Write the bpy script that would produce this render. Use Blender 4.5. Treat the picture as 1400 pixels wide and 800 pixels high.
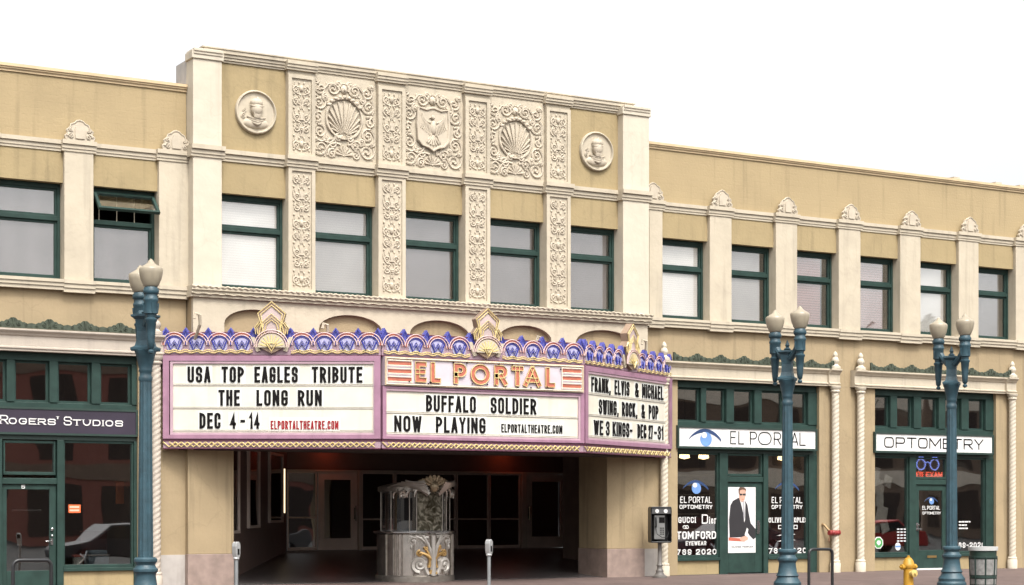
import bpy, math, random
from mathutils import Vector, Matrix
from mathutils.geometry import tessellate_polygon
R = math.radians; PI = math.pi; sin = math.sin; cos = math.cos
for o in list(bpy.data.objects): bpy.data.objects.remove(o)
S = bpy.context.scene; C = S.collection
# ------------------------------------------------------------------ camera, sky, sun, exposure
TH = math.atan(2500/4300); DP = 34.928; EYE = 1.53
cd = bpy.data.cameras.new('camera'); cam = bpy.data.objects.new('camera', cd); C.objects.link(cam)
cam.location = (0, -DP, EYE); cam.rotation_euler = (R(90), 0, -TH)
cd.sensor_width = 36; cd.lens = 2500/1400*36; cd.shift_y = 297/1400; cd.clip_start = .1; cd.clip_end = 2000
S.camera = cam
W = bpy.data.worlds.new('World'); S.world = W; W.use_nodes = True
SUN_EL, SUN_AZ = 56, 188            # azimuth clockwise from +Y
nt = W.node_tree; nt.nodes.clear()
sky = nt.nodes.new('ShaderNodeTexSky'); sky.sky_type = 'NISHITA'; sky.sun_disc = False
sky.sun_elevation = R(SUN_EL); sky.sun_rotation = R(SUN_AZ); sky.air_density = 1.0; sky.dust_density = 6.0; sky.ozone_density = 1.0
hs = nt.nodes.new('ShaderNodeHueSaturation'); hs.inputs['Saturation'].default_value = .12
bg = nt.nodes.new('ShaderNodeBackground'); bg.inputs[1].default_value = .15
ow = nt.nodes.new('ShaderNodeOutputWorld')
nt.links.new(sky.outputs[0], hs.inputs['Color']); nt.links.new(hs.outputs[0], bg.inputs[0]); nt.links.new(bg.outputs[0], ow.inputs[0])
sl = bpy.data.lights.new('sun', 'SUN'); sl.energy = 1.1; sl.angle = R(12); sl.color = (1, .95, .87)
so = bpy.data.objects.new('sun', sl); C.objects.link(so); so.location = (0, -20, 40)
az, el = R(SUN_AZ), R(SUN_EL)
sd = Vector((sin(az)*cos(el), cos(az)*cos(el), sin(el)))
so.rotation_euler = sd.to_track_quat('Z', 'Y').to_euler()
S.view_settings.view_transform = 'Standard'; S.view_settings.look = 'None'
S.view_settings.exposure = 1.2; S.view_settings.gamma = 1

def FX(px, Y=0):                     # world X of a photo column on the vertical plane Y
    u = (px-700)/2500
    return (DP+Y)*(cos(TH)*u+sin(TH))/(cos(TH)-sin(TH)*u)
def HZ(px, py, Y=0):
    u = (px-700)/2500
    return EYE+(DP+Y)/(cos(TH)-sin(TH)*u)*(697-py)/2500

# ------------------------------------------------------------------ materials
MATS = {}
def newmat(name):
    m = bpy.data.materials.new(name); m.use_nodes = True; MATS[name] = m
    return m, m.node_tree, m.node_tree.nodes['Principled BSDF']
def pm(name, col, rough=.6, metal=0., var=.08, scale=3., bump=.0, bscale=40., stain=0., streak=0., spec=None, emit=0, brick=0., crack=0., joints=0.):
    """painted / plain surface with mottling, bump, soft stains and vertical rain streaks, in object space"""
    m, t, b = newmat(name); L = t.links; N = t.nodes
    b.inputs['Roughness'].default_value = rough; b.inputs['Metallic'].default_value = metal
    if spec is not None: b.inputs['Specular IOR Level'].default_value = spec
    tc = N.new('ShaderNodeTexCoord')
    n1 = N.new('ShaderNodeTexNoise'); n1.inputs['Scale'].default_value = scale; n1.inputs['Detail'].default_value = 6
    L.new(tc.outputs['Object'], n1.inputs['Vector'])
    r1 = N.new('ShaderNodeMapRange'); r1.inputs[1].default_value = .3; r1.inputs[2].default_value = .7
    r1.inputs[3].default_value = 1-var; r1.inputs[4].default_value = 1+var
    L.new(n1.outputs['Fac'], r1.inputs[0]); fac = r1.outputs[0]
    def mul(a, bb):
        x = N.new('ShaderNodeMath'); x.operation = 'MULTIPLY'; L.new(a, x.inputs[0]); L.new(bb, x.inputs[1]); return x.outputs[0]
    if stain:
        n2 = N.new('ShaderNodeTexNoise'); n2.inputs['Scale'].default_value = scale*.22; n2.inputs['Detail'].default_value = 8; n2.inputs['Roughness'].default_value = .7
        L.new(tc.outputs['Object'], n2.inputs['Vector'])
        r2 = N.new('ShaderNodeMapRange'); r2.inputs[1].default_value = .52; r2.inputs[2].default_value = .72; r2.inputs[3].default_value = 1; r2.inputs[4].default_value = 1-stain
        L.new(n2.outputs['Fac'], r2.inputs[0]); fac = mul(fac, r2.outputs[0])
    if streak:
        mp = N.new('ShaderNodeMapping'); mp.inputs['Scale'].default_value = (5.5, 5.5, .35)
        L.new(tc.outputs['Object'], mp.inputs[0])
        n3 = N.new('ShaderNodeTexNoise'); n3.inputs['Scale'].default_value = 1.; n3.inputs['Detail'].default_value = 5
        L.new(mp.outputs[0], n3.inputs['Vector'])
        r3 = N.new('ShaderNodeMapRange'); r3.inputs[1].default_value = .55; r3.inputs[2].default_value = .75; r3.inputs[3].default_value = 1; r3.inputs[4].default_value = 1-streak
        L.new(n3.outputs['Fac'], r3.inputs[0]); fac = mul(fac, r3.outputs[0])
    if joints:
        bj = N.new('ShaderNodeTexBrick'); bj.offset = 0; bj.inputs['Scale'].default_value = 1; bj.inputs['Brick Width'].default_value = joints; bj.inputs['Row Height'].default_value = joints; bj.inputs['Mortar Size'].default_value = .012
        bj.inputs['Color1'].default_value = (1, 1, 1, 1); bj.inputs['Color2'].default_value = (.86, .86, .86, 1); bj.inputs['Mortar'].default_value = (.45, .45, .45, 1)
        L.new(tc.outputs['Object'], bj.inputs['Vector']); fac = mul(fac, bj.outputs['Color'])
    if crack:
        v = N.new('ShaderNodeTexVoronoi'); v.feature = 'DISTANCE_TO_EDGE'; v.inputs['Scale'].default_value = .9
        mp2 = N.new('ShaderNodeMapping'); mp2.inputs['Rotation'].default_value = (.3, .2, .5)
        nz = N.new('ShaderNodeTexNoise'); nz.inputs['Scale'].default_value = 2.2; nz.inputs['Detail'].default_value = 5
        mx = N.new('ShaderNodeMix'); mx.data_type = 'VECTOR'; mx.inputs[0].default_value = .35
        L.new(tc.outputs['Object'], mp2.inputs[0]); L.new(tc.outputs['Object'], nz.inputs['Vector'])
        L.new(mp2.outputs[0], mx.inputs[4]); L.new(nz.outputs['Color'], mx.inputs[5]); L.new(mx.outputs[1], v.inputs['Vector'])
        r4 = N.new('ShaderNodeMapRange'); r4.inputs[1].default_value = 0; r4.inputs[2].default_value = .012; r4.inputs[3].default_value = 1-crack; r4.inputs[4].default_value = 1
        L.new(v.outputs['Distance'], r4.inputs[0]); fac = mul(fac, r4.outputs[0])
    vm = N.new('ShaderNodeVectorMath'); vm.operation = 'SCALE'; vm.inputs[0].default_value = col
    L.new(fac, vm.inputs['Scale']); L.new(vm.outputs[0], b.inputs['Base Color'])
    if bump:
        n5 = N.new('ShaderNodeTexNoise'); n5.inputs['Scale'].default_value = bscale; n5.inputs['Detail'].default_value = 4
        L.new(tc.outputs['Object'], n5.inputs['Vector']); h = n5.outputs['Fac']
        if brick:
            mpb = N.new('ShaderNodeMapping'); mpb.inputs['Rotation'].default_value = (R(90), 0, 0)
            bt = N.new('ShaderNodeTexBrick'); bt.inputs['Scale'].default_value = 1; bt.inputs['Brick Width'].default_value = .42; bt.inputs['Row Height'].default_value = .14
            bt.inputs['Mortar Size'].default_value = .006; bt.inputs['Color1'].default_value = (1, 1, 1, 1); bt.inputs['Color2'].default_value = (.93, .93, .93, 1); bt.inputs['Mortar'].default_value = (0, 0, 0, 1)
            L.new(tc.outputs['Object'], mpb.inputs[0]); L.new(mpb.outputs[0], bt.inputs['Vector'])
            x = N.new('ShaderNodeMath'); x.operation = 'MULTIPLY_ADD'; x.inputs[1].default_value = brick
            L.new(bt.outputs['Color'], x.inputs[0]); L.new(h, x.inputs[2]); h = x.outputs[0]
        bp = N.new('ShaderNodeBump'); bp.inputs['Strength'].default_value = bump; bp.inputs['Distance'].default_value = .02
        L.new(h, bp.inputs['Height']); L.new(bp.outputs[0], b.inputs['Normal'])
    if emit:
        L.new(vm.outputs[0], b.inputs['Emission Color']); b.inputs['Emission Strength'].default_value = emit
    return m
def glassmat(name, tint=(.8, .82, .8), refl=.1, wav=.02, wscale=1.1):
    m = bpy.data.materials.new(name); m.use_nodes = True; MATS[name] = m
    t = m.node_tree; N = t.nodes; L = t.links; N.clear()
    out = N.new('ShaderNodeOutputMaterial'); mix = N.new('ShaderNodeMixShader'); tr = N.new('ShaderNodeBsdfTransparent'); gl = N.new('ShaderNodeBsdfGlossy')
    tr.inputs[0].default_value = (*tint, 1); gl.inputs['Roughness'].default_value = .012; gl.inputs[0].default_value = (1, 1, 1, 1)
    lw = N.new('ShaderNodeLayerWeight'); lw.inputs['Blend'].default_value = .35
    ad = N.new('ShaderNodeMath'); ad.operation = 'MULTIPLY_ADD'; ad.inputs[1].default_value = .45; ad.inputs[2].default_value = refl; ad.use_clamp = True
    L.new(lw.outputs['Fresnel'], ad.inputs[0]); L.new(ad.outputs[0], mix.inputs[0])
    L.new(tr.outputs[0], mix.inputs[1]); L.new(gl.outputs[0], mix.inputs[2]); L.new(mix.outputs[0], out.inputs[0])
    tc = N.new('ShaderNodeTexCoord'); n = N.new('ShaderNodeTexNoise'); n.inputs['Scale'].default_value = wscale; n.inputs['Detail'].default_value = 1
    bp = N.new('ShaderNodeBump'); bp.inputs['Strength'].default_value = 1; bp.inputs['Distance'].default_value = wav
    L.new(tc.outputs['Object'], n.inputs['Vector']); L.new(n.outputs['Fac'], bp.inputs['Height']); L.new(bp.outputs[0], gl.inputs['Normal'])
    return m
def blindmat(name, col, period=.05, vertical=False, depth=.08):
    m, t, b = newmat(name); N = t.nodes; L = t.links; b.inputs['Roughness'].default_value = .7
    tc = N.new('ShaderNodeTexCoord'); w = N.new('ShaderNodeTexWave'); w.wave_type = 'BANDS'; w.bands_direction = 'X' if vertical else 'Z'
    w.inputs['Scale'].default_value = .314/period; w.inputs['Distortion'].default_value = .3; w.inputs['Detail Scale'].default_value = .4
    L.new(tc.outputs['Object'], w.inputs['Vector'])
    n = N.new('ShaderNodeTexNoise'); n.inputs['Scale'].default_value = 1.3; L.new(tc.outputs['Object'], n.inputs['Vector'])
    r = N.new('ShaderNodeMapRange'); r.inputs[3].default_value = 1-depth; r.inputs[4].default_value = 1+depth*.3; L.new(w.outputs['Fac'], r.inputs[0])
    r2 = N.new('ShaderNodeMapRange'); r2.inputs[3].default_value = .8; r2.inputs[4].default_value = 1.15; L.new(n.outputs['Fac'], r2.inputs[0])
    mu = N.new('ShaderNodeMath'); mu.operation = 'MULTIPLY'; L.new(r.outputs[0], mu.inputs[0]); L.new(r2.outputs[0], mu.inputs[1])
    vm = N.new('ShaderNodeVectorMath'); vm.operation = 'SCALE'; vm.inputs[0].default_value = col; L.new(mu.outputs[0], vm.inputs['Scale']); L.new(vm.outputs[0], b.inputs['Base Color'])
    return m

KHAKI = pm('khaki_stucco', (.298, .228, .119), .85, var=.06, scale=1.6, bump=.35, bscale=14, stain=.2, streak=.24, crack=.08)
KHAKIB = pm('khaki_parapet', (.32, .243, .132), .85, var=.05, scale=1.2, bump=.28, bscale=18, stain=.18, streak=.26, brick=.8)
TAN = pm('tan_stucco', (.297, .226, .132), .85, var=.07, scale=1.8, bump=.3, bscale=14, stain=.16, streak=.28, crack=.08)
CREAM = pm('cream_paint', (.43, .372, .282), .75, var=.06, scale=2.5, bump=.4, bscale=9, stain=.12, streak=.2, crack=.05)
CREAMO = pm('cream_ornament', (.43, .37, .285), .7, var=.08, scale=7, bump=.15, bscale=60, stain=.12)
CREAML = pm('pale_cream_paint', (.485, .43, .34), .75, var=.05, scale=2.5, bump=.45, bscale=6, stain=.08, streak=.14, crack=.06)
PINKC = pm('pinkish_cream_paint', (.385, .332, .275), .7, var=.06, scale=3, bump=.15, bscale=30, stain=.12, streak=.14)
GREEN = pm('green_paint', (.017, .038, .031), .55, spec=.25, var=.2, scale=5, bump=.08, bscale=60)
GREEND = pm('dark_green_paint', (.012, .03, .023), .5, var=.15, scale=5)
GREENC = pm('weathered_green_cresting', (.045, .056, .037), .8, var=.35, scale=14, bump=.3, bscale=50)
BLUE = pm('blue_green_lamp_paint', (.022, .056, .073), .5, var=.25, scale=7, bump=.2, bscale=40, stain=.4, streak=.2)
GLOBE = pm('lamp_globe_glass', (.31, .265, .195), .35, var=.1, scale=5, stain=.15, streak=.25)
GRANITE = pm('pink_marble', (.25, .185, .155), .5, var=.18, scale=5, stain=.2, streak=.12)
MARBLE = pm('grey_marble', (.36, .33, .30), .5, var=.12, scale=4, stain=.15, streak=.25)
PAVE = pm('pink_paving', (.115, .078, .068), .8, var=.14, scale=2.5, bump=.2, bscale=40, stain=.25, joints=1.1)
ASPH = pm('asphalt', (.05, .05, .05), .97, spec=.05, var=.15, scale=2, bump=.3, bscale=60)
CONC = pm('kerb_concrete', (.3, .28, .25), .8, var=.1, scale=3, bump=.2)
PINK = pm('marquee_pink_paint', (.275, .145, .205), .4, var=.12, scale=4, streak=.2)
PINKL = pm('marquee_light_pink', (.40, .27, .31), .4, var=.1, scale=4, streak=.15)
MAUVE = pm('marquee_mauve', (.30, .20, .235), .5, var=.1, scale=5, stain=.2)
PLUM = pm('marquee_dark_plum', (.10, .025, .05), .5)
BOARD = pm('white_letter_board', (.58, .54, .45), .45, var=.07, scale=3, streak=.14, stain=.12)
BOARDW = pm('clean_letter_panel', (.60, .60, .56), .4, var=.04, scale=3)
RAIL = pm('board_rail', (.5, .47, .41), .5)
BLACK = pm('black_letter', (.008, .007, .007), .8, spec=.1)
RED = pm('red_letter', (.24, .012, .015), .7, spec=.2)
WHITE = pm('white_paint', (.62, .61, .59), .45, var=.03)
NBLUE = pm('marquee_blue', (.075, .075, .29), .35, var=.2, scale=9)
NBLUEL = pm('marquee_light_blue', (.36, .34, .48), .35, var=.15, scale=9)
NTUBE = pm('neon_tube_cream', (.78, .70, .55), .25)
NYEL = pm('neon_tube_yellow', (.55, .43, .19), .25)
NPINK = pm('neon_tube_pink', (.56, .40, .38), .25)
NRED = pm('marquee_salmon', (.40, .12, .075), .4, var=.15, scale=8)
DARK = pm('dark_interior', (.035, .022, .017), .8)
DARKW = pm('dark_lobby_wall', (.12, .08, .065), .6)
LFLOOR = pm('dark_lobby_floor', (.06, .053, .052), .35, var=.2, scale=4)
BRONZE = pm('bronze_door_frame', (.52, .43, .37), .45, metal=.0)
STEEL = pm('brushed_steel', (.58, .54, .49), .24, metal=.95, var=.15, scale=6)
STEELD = pm('worn_silver', (.30, .27, .235), .35, metal=.8, var=.25, scale=8)
GOLD = pm('tarnished_gold', (.48, .30, .11), .4, metal=.5, var=.3, scale=10)
CHROME = pm('chrome', (.6, .6, .6), .2, metal=1.)
SIGNG = pm('purple_board', (.02, .013, .026), .5, var=.3, scale=1.2)
BLUEEYE = pm('eye_blue', (.13, .25, .5), .4, var=.2)
NAVY = pm('eye_navy', (.02, .045, .12), .4)
WOOD = pm('shop_floor', (.16, .09, .05), .6)
ROOMW = pm('shop_wall', (.17, .12, .095), .8, var=.1)
GLASS = glassmat('window_glass', (.95, .95, .94), .085, .006, 1.0)
GLASSD = glassmat('shop_glass', (.8, .8, .78), .27, .0035, .8)
GLASSL = glassmat('lobby_glass', (.5, .5, .5), .25, .008, .7)
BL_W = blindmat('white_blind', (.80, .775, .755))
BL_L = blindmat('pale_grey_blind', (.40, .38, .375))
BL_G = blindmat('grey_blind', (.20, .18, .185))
BL_P = blindmat('pinkish_blind', (.34, .20, .19), .06, depth=.3)
BL_V = blindmat('grey_screen', (.17, .15, .155), .5, True, .1)
YEL = pm('hydrant_yellow', (.40, .21, .015), .5, var=.12, scale=8, stain=.2)
REDP = pm('red_paint', (.22, .022, .02), .45)
BLKP = pm('black_paint', (.013, .013, .014), .4)
CANG = pm('can_green', (.015, .035, .025), .5, var=.2)

# ------------------------------------------------------------------ mesh builder
class MB:
    def __init__(s): s.v = []; s.f = []; s.m = []; s.cm = 0
    def add(s, vs, fs):
        b = len(s.v); s.v += [tuple(p) for p in vs]
        for f in fs: s.f.append(tuple(b+i for i in f)); s.m.append(s.cm)
        return s
    def box(s, x0, x1, y0, y1, z0, z1):
        return s.add([(x0,y0,z0),(x1,y0,z0),(x1,y1,z0),(x0,y1,z0),(x0,y0,z1),(x1,y0,z1),(x1,y1,z1),(x0,y1,z1)],
                     [(0,3,2,1),(4,5,6,7),(0,1,5,4),(1,2,6,5),(2,3,7,6),(3,0,4,7)])
    def prism(s, poly, d0, d1, axis='y'):
        """extrude a 2D outline; axis y: (x,z), axis z: (x,y), axis x: (y,z)"""
        P3 = {'y': lambda p, d: (p[0], d, p[1]), 'z': lambda p, d: (p[0], p[1], d), 'x': lambda p, d: (d, p[0], p[1])}[axis]
        n = len(poly); vs = [P3(p, d0) for p in poly]+[P3(p, d1) for p in poly]
        tr = tessellate_polygon([[Vector((p[0], p[1], 0)) for p in poly]])
        fs = [tuple(t) for t in tr]+[tuple(n+i for i in reversed(t)) for t in tr]
        fs += [(i, (i+1) % n, n+(i+1) % n, n+i) for i in range(n)]
        return s.add(vs, fs)
    def tube(s, pts, r, n=6, closed=False):
        pts = [Vector(p) for p in pts]; k = len(pts); rs = r if isinstance(r, (list, tuple)) else [r]*k
        vs = []; up = None
        for i, p in enumerate(pts):
            a = pts[(i-1) % k] if closed or i > 0 else p; b = pts[(i+1) % k] if closed or i < k-1 else p
            t = (b-a).normalized() if (b-a).length > 1e-9 else Vector((0, 0, 1))
            if up is None:
                up = Vector((0, 1, 0)) if abs(t.y) < .9 else Vector((1, 0, 0))
            x = t.cross(up)
            if x.length < 1e-6: x = t.orthogonal()
            x.normalize(); y = x.cross(t).normalized(); up = y
            for j in range(n):
                q = 2*PI*j/n; vs.append(p+(x*cos(q)+y*sin(q))*rs[i])
        fs = []
        for i in range(k if closed else k-1):
            for j in range(n):
                a, b = i*n+j, i*n+(j+1) % n; c, d = ((i+1) % k)*n+(j+1) % n, ((i+1) % k)*n+j
                fs.append((a, b, c, d))
        if not closed: fs += [tuple(range(n-1, -1, -1)), tuple((k-1)*n+j for j in range(n))]
        return s.add(vs, fs)
    def lathe(s, prof, cx=0, cy=0, n=16, z=0, sx=1, sy=1, flute=0, nf=8):
        vs = []; k = len(prof)
        for (r, h) in prof:
            for j in range(n):
                q = 2*PI*j/n; rr = r*(1+flute*cos(nf*q)); vs.append((cx+rr*cos(q)*sx, cy+rr*sin(q)*sy, z+h))
        fs = [(i*n+j, i*n+(j+1) % n, (i+1)*n+(j+1) % n, (i+1)*n+j) for i in range(k-1) for j in range(n)]
        fs += [tuple(range(n-1, -1, -1)), tuple((k-1)*n+j for j in range(n))]
        return s.add(vs, fs)
    def ell(s, c, r, n=10, m=7):
        vs = [(c[0], c[1], c[2]-r[2])]
        for i in range(1, m):
            a = -PI/2+PI*i/m
            for j in range(n):
                q = 2*PI*j/n; vs.append((c[0]+r[0]*cos(a)*cos(q), c[1]+r[1]*cos(a)*sin(q), c[2]+r[2]*sin(a)))
        vs.append((c[0], c[1], c[2]+r[2])); last = len(vs)-1
        fs = [(0, 1+(j+1) % n, 1+j) for j in range(n)]
        for i in range(m-2):
            for j in range(n): fs.append((1+i*n+j, 1+i*n+(j+1) % n, 1+(i+1)*n+(j+1) % n, 1+(i+1)*n+j))
        fs += [(last, 1+(m-2)*n+j, 1+(m-2)*n+(j+1) % n) for j in range(n)]
        return s.add(vs, fs)
    def xf(s, fn, start=0):
        s.v[start:] = [tuple(fn(*p)) for p in s.v[start:]]; return s
    def build(s, name, mat, parent=None, smooth=None, bevel=0, loc=None):
        me = bpy.data.meshes.new(name); me.from_pydata(s.v, [], s.f)
        mats = mat if isinstance(mat, (list, tuple)) else [mat]
        for q in mats: me.materials.append(q)
        if len(mats) > 1: me.polygons.foreach_set('material_index', s.m)
        import bmesh
        bm = bmesh.new(); bm.from_mesh(me); bmesh.ops.recalc_face_normals(bm, faces=bm.faces); bm.to_mesh(me); bm.free()
        if smooth:
            me.polygons.foreach_set('use_smooth', [True]*len(me.polygons)); me.set_sharp_from_angle(angle=R(smooth))
        o = bpy.data.objects.new(name, me); C.objects.link(o)
        if bevel:
            b = o.modifiers.new('bevel', 'BEVEL'); b.width = bevel; b.segments = 2; b.limit_method = 'ANGLE'; b.angle_limit = R(50)
        if parent is not None:
            o.parent = parent
            base = parent
            while base.parent: base = base.parent
            o.matrix_parent_inverse = Matrix.Identity(4) if parent.parent else Matrix.Translation(parent.location).inverted()
        return o
def tag(o, label=None, cat=None, group=None, kind=None):
    if label: o['label'] = label
    if cat: o['category'] = cat
    if group: o['group'] = group
    if kind: o['kind'] = kind
    return o
def thing(name, label, cat, loc=(0, 0, 0), group=None):
    o = bpy.data.objects.new(name, None); C.objects.link(o); o.location = loc; o.empty_display_size = .3
    return tag(o, label, cat, group)
def copy_tree(o, parent=None):
    c = o.copy(); C.objects.link(c)
    if parent is not None: c.parent = parent
    for ch in [q for q in bpy.data.objects if q.parent == o]: copy_tree(ch, c)
    return c

# ------------------------------------------------------------------ stroke lettering
G = {'A': (1, ["0,0 .47,1", "1,0 .53,1", ".16,.27 .84,.27"]), 'B': (1, ["0,0 0,1 1,1r 1,.53r 0,.53", "0,.53 1,.53r 1,0r 0,0"]), 'C': (1, ["1,.72 1,1r 0,1r 0,0r 1,0r 1,.28"]),
 'D': (1, ["0,0 0,1 1,1r 1,0r 0,0 0,.1"]), 'E': (.88, ["1,1 0,1 0,0 1,0", "0,.52 .85,.52"]), 'F': (.85, ["1,1 0,1 0,0", "0,.52 .85,.52"]), 'G': (1, ["1,.72 1,1r 0,1r 0,0r 1,0r 1,.45 .55,.45"]),
 'H': (1, ["0,0 0,1", "1,0 1,1", "0,.52 1,.52"]), 'I': (.0, ["0,0 0,1"]), 'J': (.9, ["1,1 1,0r 0,0r 0,.28"]), 'K': (1, ["0,0 0,1", "1,1 .05,.42", ".35,.6 1,0"]), 'L': (.82, ["0,1 0,0 1,0"]),
 'M': (1.3, ["0,0 0,1", "1,0 1,1", ".03,.98 .5,.25", ".97,.98 .5,.25"]), 'N': (1.05, ["0,0 0,1", "1,0 1,1", ".04,.97 .96,.03"]), 'O': (1, ["@0,0r 0,1r 1,1r 1,0r"]), 'P': (1, ["0,0 0,1 1,1r 1,.44r 0,.44"]), 'R': (1, ["0,0 0,1 1,1r 1,.46r 0,.46", ".5,.46 1,0"]),
 'Q': (1, ["@0,0r 0,1r 1,1r 1,0r", ".6,.3 1,0"]), 'S': (1, ["1,.74 1,1r 0,1r 0,.53r 1,.5r 1,0r 0,0r 0,.26"]), 'T': (1, ["0,1 1,1", ".5,1 .5,0"]), 'U': (1, ["0,1 0,0r 1,0r 1,1"]), 'V': (1, ["0,1 .47,0", "1,1 .53,0"]),
 'W': (1.5, ["0,1 .24,0", ".5,.95 .26,0", ".5,.95 .74,0", "1,1 .76,0"]), 'X': (1, ["0,0 1,1", "0,1 1,0"]), 'Y': (1, ["0,1 .5,.45 1,1", ".5,.45 .5,0"]), 'Z': (1, ["0,1 1,1 0,0 1,0"]),
 '0': (1, ["@0,0r 0,1r 1,1r 1,0r"]), '1': (.35, ["0,.8 1,1 1,0"]), '2': (1, ["0,.74 0,1r 1,1r 1,.55r 0,.15 0,0 1,0"]), '3': (1, ["0,.76 0,1r 1,1r 1,.53r .4,.53", ".4,.53 1,.53r 1,0r 0,0r 0,.24"]),
 '4': (1, [".75,0 .75,1 0,.27 1,.27"]), '5': (1, ["1,1 0,1 0,.58 1,.62r 1,0r 0,0r 0,.22"]), '6': (1, ["1,.76 1,1r 0,1r 0,0r 1,0r 1,.56r 0,.56"]), '7': (1, ["0,1 1,1 .35,0"]), '8': (1, ["@0,.53r 0,1r 1,1r 1,.53r", "@0,0r 0,.53r 1,.53r 1,0r"]),
 '9': (1, ["0,.24 0,0r 1,0r 1,1r 0,1r 0,.44r 1,.44"]), '-': (.6, ["0,.48 1,.48"]), '.': (0, ["0,0 0,.03"]), ',': (.1, ["1,.04 0,-.12"]), "'": (0, ["0,.8 0,1"]), '&': (1.05, ["1,0 .1,.72 .1,1r .75,1r .75,.68r 0,.4r 0,0r .8,0r 1,.4"]),
 'i': (0, ["0,0 0,.62", "0,.85 0,.9"]), 'o': (.8, ["@0,0r 0,.65r 1,.65r 1,0r"]), 'r': (.55, ["0,0 0,.65", "0,.5 .2,.65r 1,.65"]), ' ': (.55, []), '~': (1.1, [])}
def fillet(pts, rad, closed):
    out = []; n = len(pts)
    for i, (x, z, r) in enumerate(pts):
        if not r or (not closed and i in (0, n-1)): out.append((x, z)); continue
        p = Vector((x, z)); a = Vector(pts[(i-1) % n][:2]); b = Vector(pts[(i+1) % n][:2])
        da = (a-p).length*(.5 if pts[(i-1) % n][2] else 1); db = (b-p).length*(.5 if pts[(i+1) % n][2] else 1)
        rr = min(rad, da, db)
        if rr < 1e-5: out.append((x, z)); continue
        p0 = p+(a-p).normalized()*rr; p1 = p+(b-p).normalized()*rr
        for k in range(6):
            t = k/5; ang = t*PI/2
            q = p0+(p-p0)*sin(ang)+(p1-p)*(1-cos(ang)); out.append((q.x, q.y))
    res = [out[0]]
    for q in out[1:]:
        if (Vector(q)-Vector(res[-1])).length > 1e-5: res.append(q)
    if closed and (Vector(res[0])-Vector(res[-1])).length < 1e-5: res.pop()
    return res
def offsets(pts, t, closed, cap):
    n = len(pts); V = [Vector(p) for p in pts]
    if not closed and cap:
        V[0] = V[0]+(V[0]-V[1]).normalized()*cap; V[-1] = V[-1]+(V[-1]-V[-2]).normalized()*cap
    Lf = []; Rt = []
    for i in range(n):
        a = V[(i-1) % n] if closed or i else None; b = V[(i+1) % n] if closed or i < n-1 else None
        d1 = (V[i]-a).normalized() if a is not None else (b-V[i]).normalized()
        d2 = (b-V[i]).normalized() if b is not None else d1
        n1 = Vector((-d1.y, d1.x)); n2 = Vector((-d2.y, d2.x)); m = n1+n2
        m = m.normalized() if m.length > 1e-4 else n1
        k = t/2/max(.45, m.dot(n1)); Lf.append(V[i]+m*k); Rt.append(V[i]-m*k)
    return Lf, Rt
def glyph_paths(s, u0, u1, z0, z1, t, sp, rad):
    ws = [G[c][0] for c in s]; unit_gaps = len(s)-1; h = z1-z0
    # width = sum(w)*g + n*t(stroke) + gaps
    n = sum(1 for c in s if c not in ' ~')
    g = (u1-u0-n*t)/(sum(ws)+sp*unit_gaps+1e-9)
    x = u0; res = []
    for c in s:
        w, ps = G[c]
        for p in ps:
            closed = p[0] == '@'; q = []
            for tok in p.lstrip('@').split():
                rr = tok.endswith('r'); a, b = tok.rstrip('r').split(',')
                q.append((x+t/2+float(a)*w*g, z0+t/2+float(b)*(h-t), rr))
            if not closed and c == 'D': q = q[:-1]
            if not closed and q[0][:2] == q[-1][:2]: q = q[:-1]; closed = True
            res.append((fillet(q, rad, closed), closed))
        x += w*g+(t if c not in ' ~' else 0)+sp*g
    return res
def text(mb, s, u0, u1, z0, z1, t, y, depth=.012, sp=.42, rad=None, serif=0, outline=None):
    """strokes of constant width, extruded from y towards -y; each stroke a hair prouder than the last"""
    if rad is None: rad = max(t*1.15, (z1-z0)*.2)
    for k, (pts, closed) in enumerate(glyph_paths(s, u0, u1, z0, z1, t, sp, rad)):
        if len(pts) < 2: continue
        yf = y-depth-.0006*(k % 5); Lf, Rt = offsets(pts, t, closed, t/2); n = len(pts)
        vs = []
        for a, b in zip(Lf, Rt): vs += [(a.x, yf, a.y), (b.x, yf, b.y), (a.x, y, a.y), (b.x, y, b.y)]
        fs = []
        for i in range(n if closed else n-1):
            p, q = 4*i, 4*((i+1) % n); fs += [(p, p+1, q+1, q), (p, q, q+2, p+2), (p+1, p+3, q+3, q+1)]
        if not closed: fs += [(0, 2, 3, 1), (4*n-4, 4*n-3, 4*n-1, 4*n-2)]
        mb.add(vs, fs)
        if serif and not closed:
            for e in (0, -1):
                p = Vector(pts[e]); 
                if abs(pts[e][1]-(z0+t/2)) < 1e-4 or abs(pts[e][1]-(z1-t/2)) < 1e-4:
                    zz = z0 if abs(pts[e][1]-(z0+t/2)) < 1e-4 else z1-serif*.35
                    mb.box(p.x-t/2-serif, p.x+t/2+serif, yf-.0009, y, zz, zz+serif*.35)
        if outline:
            o2, rr = outline
            for side in ((Lf, Rt)):
                o2.tube([(p.x, yf-.01, p.y) for p in side], rr, 5, closed)
            if not closed:
                for e in (0, -1): o2.tube([(Lf[e].x, yf-.01, Lf[e].y), (Rt[e].x, yf-.01, Rt[e].y)], rr, 5)

# ------------------------------------------------------------------ the ground
tag(MB().box(-300, 340, -300, 300, -.5, -.29).build('road', ASPH), kind='structure')
sw = MB()
sw.prism([(-7.6, -.6), (-7.6, -.135), (.2, 0), (.2, -.6)], -60, 120, 'x')
tag(sw.build('sidewalk', PAVE), kind='structure')
kb = MB(); kb.prism([(-7.78, -.6), (-7.78, -.16), (-7.76, -.137), (-7.603, -.131), (-7.603, -.6)], -60, 120, 'x')
tag(kb.build('kerb', CONC), kind='structure')

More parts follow.
